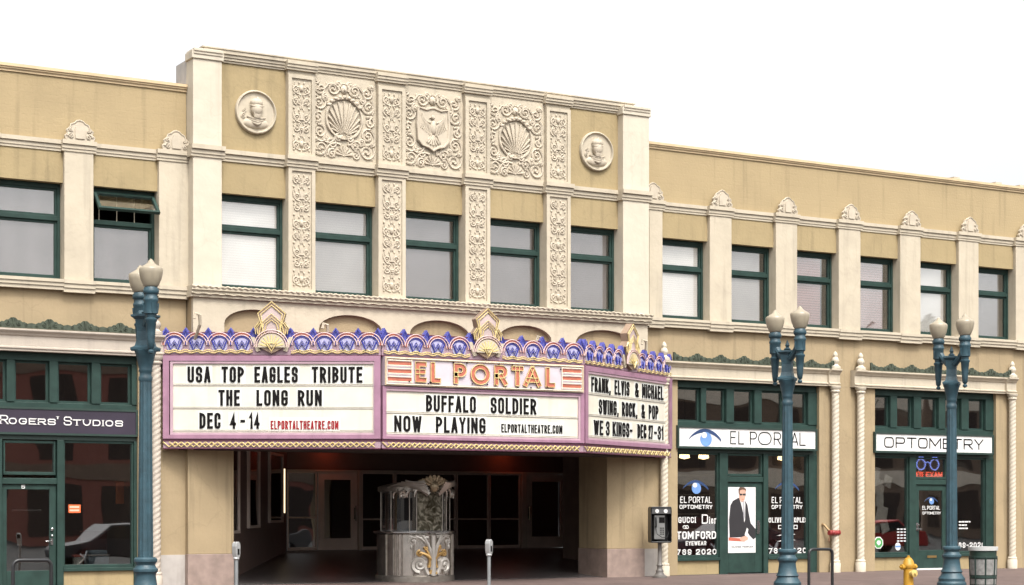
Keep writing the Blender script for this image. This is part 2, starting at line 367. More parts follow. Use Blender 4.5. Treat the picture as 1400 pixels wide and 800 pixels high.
# ------------------------------------------------------------------ building helpers
def moulding(mb, x0, x1, yf, z0, z1, proj, steps=((0, .28, .35), (.28, .62, .7), (.62, 1, 1.)), back=.2):
    h = z1-z0; pts = []
    for a, b, p in steps: pts += [(yf-proj*p, z0+h*a), (yf-proj*p, z0+h*b)]
    poly = [(yf+back, z0)]+pts+[(yf+back, z1)]
    mb.prism(poly, x0, x1, 'x')
def frame_bars(mb, x0, x1, z0, z1, yf, yb, b, bt=None, bb=None, rails=(), rb=None):
    bt = bt or b; bb = bb or b; rb = rb or b
    mb.box(x0, x0+b, yf, yb, z0, z1); mb.box(x1-b, x1, yf, yb, z0, z1)
    mb.box(x0+b, x1-b, yf, yb, z1-bt, z1); mb.box(x0+b, x1-b, yf, yb, z0, z0+bb)
    for r in rails: mb.box(x0+b, x1-b, yf, yb, r-rb/2, r+rb/2)
def pane(x0, x1, z0, z1, y, mat, parent, name='pane'):
    return MB().box(x0, x1, y, y+.008, z0, z1).build(name, mat, parent)
def upper_window(parent, x0, x1, z0, z1, zr, y, blind, bw=None, openv=False):
    f = MB()
    frame_bars(f, x0, x1, z0, z1, y, y+.12, .055, .09, .06)
    if not openv:
        frame_bars(f, x0+.055, x1-.055, zr+.045, z1-.09, y+.03, y+.1, .045)
    frame_bars(f, x0+.055, x1-.055, z0+.06, zr-.045, y+.03, y+.1, .05)
    f.box(x0+.055, x1-.055, y-.012, y+.11, zr-.045, zr+.045)
    w = f.build('window', GREEN, parent, bevel=.006)
    pane(x0+.105, x1-.105, z0+.11, zr-.095, y+.06, GLASS, w)
    if not openv: pane(x0+.1, x1-.1, zr+.09, z1-.135, y+.06, GLASS, w)
    bx1 = bw if bw else x1-.06
    MB().box(x0+.06, bx1, y+.085, y+.098, z0+.06, (zr-.04) if openv else z1-.09).build('blind', blind, w)
    if openv:      # tilted sash, pushed out at the bottom
        s = MB(); h = z1-.1-(zr+.03); frame_bars(s, x0+.05, x1-.03, -h, 0, -.03, .03, .055)
        a = R(-46)
        fn = lambda X, Y, Z: (X, y-.04+Y*cos(a)-Z*sin(a), z1-.10+Z*cos(a)+Y*sin(a))
        s.xf(fn); sh = s.build('open_sash', GREEN, w)
        p = MB().box(x0+.105, x1-.085, -.004, .004, -h+.055, -.055).xf(fn).build('sash_pane', GLASS, w)
        vr = MB()
        for k in range(3): vr.tube([(x0+.25+.36*k, y+.2, z0+.1), (x0+.25+.36*k, y+.2, z1-.1)], .008, 5)
        vr.build('blind_cord', CREAM, w)
    return w
def scroll(mb, x, z, r, y, turns=1.4, hand=1, a0=0., t=.03, n=18):
    pts = []; rs = []
    for i in range(n+1):
        q = i/n; a = a0+hand*q*turns*2*PI; rr = r*(1-.85*q); pts.append((x+rr*cos(a), y-t*.4, z+rr*sin(a))); rs.append(t*(1-.35*q))
    mb.tube(pts, rs, 5); mb.ell((pts[-1][0], y-t*.9, pts[-1][2]), (t*1.05, t*1.05, t*1.05), 6, 5)
def arc(mb, p0, p1, bulge, y, t0, t1, n=8):
    a = Vector(p0); b = Vector(p1); d = b-a; nrm = Vector((-d.y, d.x))
    pts = []; rs = []
    for i in range(n+1):
        q = i/n; p = a+d*q+nrm*bulge*4*q*(1-q); pts.append((p.x, y-.33*max(t0, t1), p.y)); rs.append(t0+(t1-t0)*q)
    mb.tube(pts, rs, 5)
def fan(mb, x, z, r, y, a0, a1, n, t, hub=True):
    for i in range(n):
        a = a0+(a1-a0)*i/(n-1); mb.tube([(x+cos(a)*r*.12, y-t*.2, z+sin(a)*r*.12), (x+cos(a)*r*.6, y-t*.5, z+sin(a)*r*.6), (x+cos(a)*r, y-t*.3, z+sin(a)*r)], [t*.35, t*.75, t], 6)
    if hub: mb.ell((x, y, z), (r*.16, r*.12, r*.16), 8, 6)
def ornament_panel(mb, cx, cz, w, h, y, centre):
    """acanthus scrolls round a scallop shell or a shield with an eagle; w 1.4, h 1.65"""
    sx = w/1.4; sz = h/1.65; rng = random.Random(11)
    L = [(.24, .66, .14, 1, 2.6), (.52, .63, .13, -1, .6), (.55, .34, .15, 1, 3.), (.58, .02, .13, -1, 2.2), (.54, -.26, .15, 1, 1.2), (.52, -.6, .18, -1, .5), (.26, -.5, .12, 1, 0.), (.27, -.7, .10, -1, 2.), (.42, .47, .08, -1, 1.5), (.40, -.40, .08, 1, 4.), (.14, .76, .07, -1, 4.), (.62, .78, .06, 1, 3.), (.64, -.42, .06, -1, 1.)]
    for m in (1, -1):
        for (x, z, r, hd, a) in L:
            scroll(mb, cx+m*x*sx, cz+z*sz, r*min(sx, sz), y, 1.5, hd*m, a if m > 0 else PI-a, t=.027)
        for (a, b, bu) in (((.1, .62), (.36, .74), .25), ((.36, .74), (.62, .62), -.2), ((.62, .5), (.64, .2), .2), ((.64, .16), (.62, -.12), -.2), ((.62, -.14), (.66, -.44), .2), ((.08, -.5), (.4, -.66), .25), ((.4, -.4), (.62, -.4), -.3), ((.45, .5), (.36, .36), .3), ((.2, -.36), (.42, -.48), -.2)):
            arc(mb, (cx+m*a[0]*sx, cz+a[1]*sz), (cx+m*b[0]*sx, cz+b[1]*sz), bu*m, y, .032, .014)
        for _ in range(60):
            x = rng.uniform(.1, .66); z = rng.uniform(-.78, .78)
            if x < .5 and -.42 < z < .5: continue
            s = rng.uniform(.012, .03); mb.ell((cx+m*x*sx, y-s*.2, cz+z*sz), (s*rng.uniform(.6, 1.3), s*.8, s*rng.uniform(.6, 1.5)), 6, 5)
    mb.ell((cx, y, cz+.66*sz), (.085, .07, .1), 10, 7); mb.ell((cx, y-.05, cz+.645*sz), (.03, .045, .035), 6, 5)
    for q in range(7): mb.ell((cx+.12*cos(PI*q/6), y, cz+.68*sz+.1*sin(PI*q/6)), (.035, .04, .035), 6, 5)
    fan(mb, cx, cz-.72*sz, .19, y, R(10), R(170), 7, .033)
    if centre == 'shell':
        r = .4
        pts = [(cx+r*1.02*cos(a), y-.03, cz+.05+r*1.06*sin(a)) for a in [2*PI*i/40 for i in range(40)]]
        mb.tube(pts, [.026+.009*cos(7*2*PI*i/40) for i in range(40)], 6, True)
        mb.lathe([(r*.98, 0), (r*.7, .02), (.02, .035)], 0, 0, 24); k = 24*3
        mb.v[-k:] = [(cx+a, y+.012-c, cz+.05+b*1.06) for (a, b, c) in mb.v[-k:]]
        ox, oz = cx, cz+.05-r*.92
        for i in range(13):
            a = R(26+128*i/12); d = 2*r*.93*sin(a)*(.97)
            d = min(d, r*1.9)
            mb.tube([(ox+cos(a)*.08, y-.035, oz+sin(a)*.08), (ox+cos(a)*d*.55, y-.045, oz+sin(a)*d*.55), (ox+cos(a)*d, y-.03, oz+sin(a)*d)], [.006, .015, .022], 6)
        for m in (1, -1):
            scroll(mb, cx+m*.13, oz-.04, .085, y-.01, 1.3, -m, PI/2, .03)
            arc(mb, (cx+m*.04, oz), (cx+m*.3, oz+.14), -.25*m, y-.01, .035, .02)
        for i in range(9):
            a = R(35+110*i/8); mb.ell((cx+r*1.08*cos(a), y-.04, cz+.05+r*1.12*sin(a)), (.05, .04, .04), 7, 5)
    else:
        ol = [(-.36, .43), (-.18, .40), (0, .45), (.18, .40), (.36, .43), (.38, .1), (.36, -.25), (.26, -.36), (.1, -.40), (0, -.47), (-.1, -.40), (-.26, -.36), (-.36, -.25), (-.38, .1)]
        mb.prism([(cx+a, cz+.05+b) for a, b in ol], y-.05, y+.02)
        mb.tube([(cx+a, y-.055, cz+.05+b) for a, b in ol], .03, 6, True)
        yy = y-.05
        mb.ell((cx, yy, cz+.08), (.075, .05, .16), 8, 7); mb.ell((cx-.02, yy-.02, cz+.29), (.045, .04, .05), 8, 6); mb.tube([(cx-.05, yy-.03, cz+.3), (cx-.11, yy-.02, cz+.27)], [.02, .005], 5)
        for m in (1, -1):
            arc(mb, (cx+m*.05, cz+.18), (cx+m*.27, cz+.36), -.2*m, yy, .018, .016)
            for i in range(8):
                q = i/7; sxx = cx+m*(.08+.2*(1-q)); zz = cz+.33-.22*q
                arc(mb, (sxx, zz), (sxx+m*(.03-.06*q), zz-.22-.05*(1-q)), -.12*m, yy, .017, .011, 5)
            arc(mb, (cx+m*.05, cz-.06), (cx+m*.14, cz-.2), .1, yy, .02, .016)
            for j in (-1, 0, 1): mb.tube([(cx+m*.14, yy-.01, cz-.2), (cx+m*.14+.035*j, yy-.01, cz-.26)], [.012, .005], 4)
        for i in range(5):
            a = R(-90+(i-2)*17); mb.tube([(cx, yy, cz-.08), (cx+cos(a)*.24, yy-.01, cz+sin(a)*.24-.06)], [.015, .026], 5)
def candelabra(mb, cx, z0, z1, w, y, seed=3):
    """the narrow scrolled relief of a pilaster"""
    h = z1-z0; n = max(5, round(h/.29)); st = h/n; rng = random.Random(seed)
    for i in range(n):
        z = z0+st*(i+.5); k = i % 4
        for m in (1, -1):
            x = cx+m*w*.27
            scroll(mb, x, z+(.03 if k % 2 else -.03), w*.2, y, 1.35, m*(1 if k % 2 else -1), (PI/2 if k < 2 else -PI/2), .02, 14)
            arc(mb, (cx+m*.02, z-st*.45), (cx+m*w*.44, z+st*.3), (.22 if k % 2 else -.25)*m, y, .02, .01, 7)
            mb.ell((cx+m*w*.4, y, z-st*.42), (.026, .03, .026), 6, 5); mb.ell((cx+m*w*.13, y, z+st*.42), (.02, .03, .032), 6, 5)
            arc(mb, (cx+m*w*.1, z+st*.1), (cx+m*w*.38, z+st*.48), -.3*m, y, .016, .008, 6)
        if k == 0: mb.ell((cx, y, z), (.05, .05, .075), 8, 6)
        elif k == 1:
            for q in range(6): mb.ell((cx+.045*cos(q*PI/3), y, z+.045*sin(q*PI/3)), (.026, .03, .026), 6, 5)
            mb.ell((cx, y-.02, z), (.025, .03, .025), 6, 5)
        elif k == 2:
            mb.prism([(cx-.06, z+.08), (cx+.06, z+.08), (cx+.025, z-.03), (cx+.05, z-.08), (cx-.05, z-.08), (cx-.025, z-.03)], y-.03, y+.01)
        else: fan(mb, cx, z-.06, .13, y, R(25), R(155), 5, .022)
def pilaster_cap(mb, x0, x1, yf, z0, z1, p=.1):
    moulding(mb, x0-.05, x1+.05, yf, z0, z1, p, back=.25)
def anthemion():
    mb = MB(); ol = [(-.27, 0), (-.29, .07), (-.24, .12), (-.26, .18), (-.19, .24), (-.17, .30), (-.1, .33), (-.06, .37), (0, .385), (.06, .37), (.1, .33), (.17, .30), (.19, .24), (.26, .18), (.24, .12), (.29, .07), (.27, 0)]
    mb.prism(ol, -.035, .035); mb.tube([(a, -.035, b) for a, b in ol], .017, 5)
    sh = [(-.09, .03), (-.1, .2), (-.06, .3), (0, .33), (.06, .3), (.1, .2), (.09, .03)]
    mb.prism(sh, -.06, 0)
    for m in (1, -1):
        scroll(mb, m*.18, .07, .06, -.04, 1.3, m, 0 if m > 0 else PI, .018, 12); scroll(mb, m*.17, .19, .045, -.04, 1.2, -m, 1.5, .016, 10)
    return mb
ANTH = anthemion()
def twisted_column_mesh(zb=.29, zt=4.42, r=.088):
    mb = MB(); n = 28; k = int((zt-zb)/.018); ph = 0
    vs = []
    for i in range(k+1):
        z = zb+(zt-zb)*i/k
        for j in range(n):
            q = 2*PI*j/n; rr = r+.013*abs(sin(1.5*(q-2*PI*z/.33)))-.006; vs.append((rr*cos(q), rr*sin(q), z))
    fs = [(i*n+j, i*n+(j+1) % n, (i+1)*n+(j+1) % n, (i+1)*n+j) for i in range(k) for j in range(n)]
    mb.add(vs, fs)
    mb.lathe([(.13, -.03), (.13, .22), (.115, .235), (.12, .25), (.125, .27), (.10, .30)], n=20)
    mb.lathe([(.095, 4.40), (.12, 4.42), (.12, 4.45), (.10, 4.47), (.14, 4.52), (.14, 4.562)], n=20)
    return mb
COLM = None
def twisted_column(parent, px, y=-.13):
    o = twisted_column_mesh().xf(lambda a, b, c: (a+FX(px, y), b+y, c)).build('twisted_column', PINKC if px < 600 else CREAML, parent, smooth=60)
    f = MB(); f.lathe([(.13, 0), (.13, .06), (.09, .08), (.06, .12), (.09, .17), (.1, .21), (.07, .27), (.05, .29), (.06, .32), (.065, .35), (.04, .40), (.012, .43)], FX(px, y), y, 14, 4.985)
    f.build('finial', PINKC if px < 600 else CREAML, o, smooth=50)
def cresting(parent, x0, x1, z, pitch=.69):
    mb = MB(); n = round((x1-x0)/pitch); p = (x1-x0)/n; ol = [(x0, z)]; K = 16
    for i in range(n):
        for k in range(K):
            t = k/K; d = min(t, 1-t)*2; b = max(0, 1-abs(t-.0)/.12, 1-abs(1-t)/.12)*.03
            zz = z+.07+.125*(1-d)**1.6+.0*b+max(0, .035-abs(t-.5)*.6)+(.02*abs(sin(t*PI*8)))
            ol.append((x0+p*(i+t), zz))
    ol += [(x1, z+.2), (x1, z)]
    mb.prism(ol, -.155, -.115)
    for i in range(n+1):
        x = x0+p*i
        for m in (1, -1):
            if x0 <= x+m*.1 <= x1:
                scroll(mb, x+m*.11, z+.08, .05, -.155, 1.2, m, PI/2, .014, 10); arc(mb, (x+m*.02, z+.03), (x+m*.02, z+.19), .1*m, -.155, .014, .02, 5)
                scroll(mb, x+m*.24, z+.055, .035, -.155, 1.2, -m, PI/2, .012, 9)
    mb.build('cresting', GREENC, parent)
def band(parent, x0, x1, ends=(), mat=None):
    mb = MB(); z0, z1 = 4.56, 4.978
    prof = [(.1, z0), (-.1, z0), (-.1, z0+.035), (-.125, z0+.05), (-.125, z0+.075), (-.095, z0+.09), (-.095, z0+.28), (-.12, z0+.30), (-.14, z0+.335), (-.18, z0+.37), (-.19, z0+.385), (-.19, z1), (.1, z1)]
    mb.prism(prof, x0, x1, 'x')
    for e in ends:
        mb.prism([(a-.07 if a < 0 else a, b) for a, b in prof], e-.17, e+.17, 'x')
    return mb.build('entablature', mat or PINKC, parent)
def interior(mb, x0, x1, y0, y1, z0, z1):
    mb.box(x0, x1, y1, y1+.05, z0, z1); mb.box(x0-.05, x0, y0, y1, z0, z1); mb.box(x1, x1+.05, y0, y1, z0, z1)
    mb.box(x0, x1, y0, y1, z1, z1+.05)
def eye_logo(mb, cx, cz, s, y):
    """lens arc over a round iris; slots 0 blue, 1 navy, 2 white"""
    k = 14; top = []; bot = []
    for i in range(k+1):
        t = i/k; x = -1+2*t; zz = .52*(1-x*x)**.9 if abs(x) < 1 else 0
        top.append((x, zz)); bot.append((x*.98, zz-.02-.17*sin(PI*min(1, t*1.02))**.8-.10*t**3))
    mb.cm = 1; mb.prism([(cx+a*s, cz+b*s) for a, b in top+bot[::-1]], y-.004, y)
    mb.cm = 0; mb.prism([(cx+s*(.06+.36*cos(a)), cz+s*(.0+.36*sin(a))) for a in [2*PI*i/24 for i in range(24)]], y-.006, y)
    mb.cm = 2; mb.prism([(cx+s*(-.06+.17*cos(a)), cz+s*(.2+.15*sin(a))) for a in [2*PI*i/14 for i in range(14)]], y-.008, y)
    mb.cm = 0

# ------------------------------------------------------------------ theatre block
YT, YP, YC = -.15, -.27, -.37
th = thing('theatre_building', 'tall cream and khaki theatre block with carved shell panels above the marquee', 'building', (18.4, 0, 0))
XL, XR = FX(263.5, YC), FX(887.6, YC)
PXS = [(264, 303.5), (393.5, 430.3), (516.5, 553.8), (635.4, 669.3), (746.5, 779.2), (852, 887.6)]
wall = MB()
wall.box(XL+.02, XR-.02, YT, .62, 7.915, 10.55)                       # lintels and the parapet wall
wall.build('wall', KHAKI, th)
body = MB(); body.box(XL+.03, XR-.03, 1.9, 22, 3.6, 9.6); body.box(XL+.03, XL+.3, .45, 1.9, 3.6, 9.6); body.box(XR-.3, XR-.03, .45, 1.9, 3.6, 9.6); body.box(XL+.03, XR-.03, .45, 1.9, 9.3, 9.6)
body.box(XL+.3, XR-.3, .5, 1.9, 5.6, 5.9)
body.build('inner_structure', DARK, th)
# arcaded apron between marquee and sill
ap = MB(); ol = [(XL+.02, 5.77), (XL+.02, 4.2)]
for a, b in ((302, 387), (431, 517), (555, 636), (676, 748), (781, 860)):
    x0, x1 = FX(a, YT), FX(b, YT); ol += [(x0, 4.2), (x0, 5.27)]
    for i in range(1, 16):
        q = PI*i/16; ol.append(((x0+x1)/2-(x1-x0)/2*cos(q), 5.27+.31*sin(q)))
    ol += [(x1, 5.27), (x1, 4.2)]
ol += [(XR-.02, 4.2), (XR-.02, 5.77)]
ap.prism(ol, YC+.03, -.232); ap.build('arcaded_apron', CREAM, th)
sl_ = MB(); sl_.box(XL+.012, XL+.4, .03, .63, 9.6, 10.545); sl_.build('pier_return', MARBLE, th)
bk = MB(); bk.box(XL+.02, XR-.02, -.23, .4, 3.3, 5.77); bk.build('apron_backing', TAN, th)
# sill ledge with a rope edge
lg = MB(); moulding(lg, XL-.05, XR+.05, YC, 5.765, 5.985, .1, ((0, .3, .35), (.3, .6, .6), (.6, 1, 1)), .5)
n = 620; pts = []
lg.tube([(XL-.05+(XR-XL+.1)*i/n, YC-.1-.010*sin(i*.9), 5.965+.010*cos(i*.9)) for i in range(n+1)], .022, 5)
lg.tube([(XL-.05+(XR-XL+.1)*i/n, YC-.07-.010*sin(i*.45), 5.83+.008*cos(i*.45)) for i in range(n+1)], .013, 5)
lg.build('sill_ledge', CREAM, th)
# corner piers and carved pilasters
for k, (a, b) in enumerate(PXS):
    corner = k in (0, 5); yf = YC if corner else YP; x0, x1 = FX(a, yf), FX(b, yf)
    mb = MB(); top = 10.45
    if corner:
        mb.box(x0, x1, yf, .02, 5.985, 10.50)
        moulding(mb, x0-.0, x1+.0, yf, 10.54, 10.70, .07, back=.39)
        mb.box(x0-.03, x1+.03, yf-.03, .018, 10.50, 10.66)
        pier = mb.build('corner_pier', CREAML, th, bevel=.012)
    else:
        mb.box(x0, x1, yf, .3, 5.985, 8.575); mb.box(x0+.0, x1-.0, yf, -.1, 8.575, 10.545)
        cx = (x0+x1)/2; w = x1-x0; pw = w*.70
        for z0, z1 in ((6.08, 8.46), (8.86, 10.36)):           # raised rims
            e = w*.13
            frame_bars(mb, x0, x1, z0-.09, z1+.09, yf-.035, yf, e, .07, .07)
        pil = mb.build('pilaster', CREAM, th)
        for z0, z1 in ((6.12, 8.42), (8.90, 10.32)):
            rl = MB(); candelabra(rl, cx, z0, z1, pw, yf, 3+k); rl.build('relief', CREAMO, pil, smooth=50)
# cornices that break forward over each pilaster
co = MB()
edges = [(FX(a, YC if i in (0, 5) else YP), FX(b, YC if i in (0, 5) else YP)) for i, (a, b) in enumerate(PXS)]
for i, (a, b) in enumerate(edges):
    yf = YC if i in (0, 5) else YP-.035
    moulding(co, a-.05, b+.05, yf, 8.555, 8.79, .09, ((0, .25, .3), (.25, .5, .55), (.5, .62, .5), (.62, 1, 1)), .5)
    if i < 5: moulding(co, b+.05, edges[i+1][0]-.05, YT, 8.555, 8.785, .09, ((0, .25, .3), (.25, .5, .55), (.5, .62, .5), (.62, 1, 1)), .3)
co.build('cornice', CREAM, th)
pc = MB()
for i, (a, b) in enumerate(edges):
    if i not in (0, 5): moulding(pc, a-.04, b+.04, YP-.03, 10.54, 10.72, .07, back=.5)
    if i < 5: moulding(pc, b+(.0 if i == 0 else .04), edges[i+1][0]-(.0 if i == 4 else .04), YT, 10.54, 10.70, .08, back=.4)
pc.box(XL+.28, XR-.35, YT-.11, .6, 10.70, 10.80); pc.box(XL+.24, XR-.31, YT-.13, .64, 10.775, 10.80)
pc.build('parapet_cap', CREAM, th)
vt = MB()
for px in (392, 640, 720): vt.box(FX(px)-.05, FX(px)+.05, -.1, 0, 10.80, 10.85)
vt.build('roof_vent', CREAM, th)
# carved panels
for i, cen in ((1, 'shell'), (2, 'shield'), (3, 'shell')):
    x0, x1 = edges[i][1], edges[i+1][0]; mb = MB(); mb.box(x0+.002, x1-.002, YT-.04, YT+.02, 8.79, 10.54)
    pnl = mb.build('carved_panel', CREAM, th)
    rl = MB(); ornament_panel(rl, (x0+x1)/2-.03, 9.63, x1-x0-.02, 1.64, YT-.04, cen); rl.build('relief', CREAMO, pnl, smooth=50)
# portrait medallions
for px, py, fl in ((349, 154, 1), (814.5, 207.5, -1)):
    x, z = FX(px, YT), HZ(px, py, YT); r = .445; mb = MB()
    mb.lathe([(r, .0), (r, .05), (r*.97, .075), (r*.93, .08), (r*.9, .06), (r*.88, .03), (0.02, .02)], 0, 0, 40)
    mb.xf(lambda a, b, c: (x+a, YT-c, z+b)); md = mb.build('medallion', CREAM, th, smooth=40)
    rl = MB(); y = YT-.03
    rl.ell((x, y-.04, z+.05), (.125, .11, .15), 12, 9)                    # face
    rl.ell((x, y-.03, z+.18), (.14, .11, .10), 12, 8)                  # helmet bowl
    rl.tube([(x-.15, y-.06, z+.12), (x-.07, y-.11, z+.1), (x, y-.12, z+.095), (x+.07, y-.11, z+.1), (x+.15, y-.06, z+.13)], [.012, .022, .025, .022, .012], 6)
    rl.tube([(x-.02, y-.06, z+.2), (x, y-.085, z+.25), (x+.02, y-.05, z+.3)], [.02, .03, .01], 6)
    rl.ell((x+.01*fl, y-.105, z+.045), (.018, .025, .035), 6, 5)
    for m in (1, -1): rl.ell((x+m*.04, y-.095, z+.075), (.02, .012, .011), 6, 5); rl.ell((x+m*.03, y-.1, z-.0), (.035, .02, .014), 6, 5)
    rl.ell((x, y-.06, z-.06), (.085, .06, .085), 10, 7)
    for q in range(7): rl.tube([(x-.07+.023*q, y-.1, z-.02), (x-.06+.02*q, y-.1, z-.13)], [.014, .008], 5)
    for q in range(3): rl.tube([(x-.2+.03*q, y-.02, z-.1-.05*q), (x, y-.06-.01*q, z-.17-.045*q), (x+.2-.03*q, y-.02, z-.1-.05*q)], [.02, .035, .02], 6)
    rl.ell((x, y, z-.22), (.28, .06, .12), 12, 7)
    scroll(rl, x-.27, z-.1, .06, y, 1.2, 1, 1, .018, 10); scroll(rl, x-.26, z+.02, .05, y, 1.2, -1, 1, .015, 10)
    rl.build('portrait', CREAMO, md, smooth=60)
# upper windows
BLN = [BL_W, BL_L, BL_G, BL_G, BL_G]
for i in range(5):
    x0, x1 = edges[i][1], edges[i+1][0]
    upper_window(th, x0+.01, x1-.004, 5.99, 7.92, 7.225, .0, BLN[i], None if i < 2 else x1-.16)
# ground floor: piers with marble bases, lobby
XA, XB, XC2, XD = FX(257, YT), FX(318.5, YT), FX(830, YT), FX(880, YT)
for a, b, d, e in ((XA, XB, .5, XB-.03), (XC2, XD, 1.05, XC2-.012)):
    gp = MB(); gp.box(a, b, YT, d, .64, 3.3); gp.box(e, e+.042, YT-.02, .4, .64, 3.3); gp.build('entrance_pier', TAN, th, bevel=.012)
    gb = MB(); gb.box(a-.012, b+.012, YT-.03, d+.01, -.1, .64); gb.build('pier_base', GRANITE, th, bevel=.01)
YB = 8.; zb = .485
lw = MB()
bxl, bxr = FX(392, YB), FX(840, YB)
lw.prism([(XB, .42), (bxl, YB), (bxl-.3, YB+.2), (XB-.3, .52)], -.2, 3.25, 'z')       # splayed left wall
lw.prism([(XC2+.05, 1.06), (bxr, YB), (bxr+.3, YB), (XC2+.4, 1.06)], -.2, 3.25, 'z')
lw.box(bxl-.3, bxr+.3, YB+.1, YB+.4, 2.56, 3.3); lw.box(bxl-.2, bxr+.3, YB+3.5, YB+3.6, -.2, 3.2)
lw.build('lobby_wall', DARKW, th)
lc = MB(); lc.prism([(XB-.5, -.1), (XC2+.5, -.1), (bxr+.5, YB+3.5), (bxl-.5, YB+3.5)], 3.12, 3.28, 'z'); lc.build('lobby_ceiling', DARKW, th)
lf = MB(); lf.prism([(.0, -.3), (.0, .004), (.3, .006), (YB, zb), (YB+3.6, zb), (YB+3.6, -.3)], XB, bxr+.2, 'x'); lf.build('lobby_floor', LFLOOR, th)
def on_left_wall(t0, t1, z0, z1, off, mb, d=.05):
    a = Vector((XB, .42)); b = Vector((bxl, YB)); e = (b-a); nrm = Vector((e.y, -e.x)).normalized(); p0, p1 = a+e*t0, a+e*t1
    mb.prism([tuple(p0+nrm*off), tuple(p1+nrm*off), tuple(p1+nrm*(off+d)), tuple(p0+nrm*(off+d))], z0, z1, 'z')
for t0, t1 in ((.03, .20), (.33, .50), (.66, .9)):
    fr = MB(); zl = 1.02+.3*t0
    on_left_wall(t0, t0+.012, zl, 2.9, 0, fr, .06); on_left_wall(t1-.012, t1, zl, 2.9, 0, fr, .06); on_left_wall(t0+.012, t1-.012, zl, zl+.06, 0, fr, .06); on_left_wall(t0+.012, t1-.012, 2.84, 2.9, 0, fr, .06)
    dc = fr.build('display_case', BRONZE, th); g = MB(); on_left_wall(t0+.012, t1-.012, zl+.06, 2.84, .02, g, .012); g.build('case_glass', GLASSL, dc)
def back_unit(a, b, rails=(), door=False, handle=None):
    x0, x1 = FX(a, YB), FX(b, YB); f = MB(); bar = .17 if door else .035
    frame_bars(f, x0+.012, x1-.012, zb+.01, 2.50, YB, YB+.06, bar, .2 if door else .04, .3 if door else .08, rails, .04)
    d = f.build('lobby_door' if door else 'glass_partition', BRONZE, th)
    zz = [zb+.05]+list(rails)+[2.48]
    pane(x0+bar, x1-bar, zb+.06, 2.47, YB+.03, GLASSL, d)
    if handle:
        hx = FX(handle, YB); h = MB(); h.tube([(hx, YB-.06, zb+.75), (hx, YB-.06, zb+1.15)], .02, 6); h.box(hx-.03, hx+.03, YB-.02, YB, zb+.8, zb+1.1); h.build('handle', CHROME, d)
back_unit(392.5, 434, (1.33,)); back_unit(434.5, 489, (), True, 485); back_unit(494, 540, (1.28,)); back_unit(540, 624, (1.28,)); back_unit(624, 669, (1.28,)); back_unit(669, 712, (1.28,)); back_unit(719.5, 774, (), True, 723); back_unit(774.5, 797, (1.3,)); back_unit(797, 839, (1.3,))
ps = MB()
for a, b in ((489.5, 493.5), (712.5, 719)): ps.box(FX(a, YB), FX(b, YB), YB-.06, YB+.1, zb, 2.54)
ps.box(bxl, bxr, YB-.03, YB+.1, 2.505, 2.555); ps.build('door_post', pm('pale_post', (.42, .36, .3), .5), th)
for px in (455, 697):
    x = FX(px, 7.7); lamp = MB(); lamp.lathe([(.05, -.05), (.1, 0), (.1, .03), (.08, .05)], x, 7.7, 16, 3.07); lamp.build('ceiling_light', pm('dim_red_lamp', (.9, .12, .04), .5, emit=5) if 'dim_red_lamp' not in MATS else MATS['dim_red_lamp'], th)

ls = MB(); on_left_wall(.908, .925, 1.45, 2.55, .02, ls, .04); ls.build('reflection_glow_strip', pm('warm_reflection_glow', (1., .76, .45), .5, emit=.9), th)  # added glowing strip, stands for a glass reflection and lightens the lobby
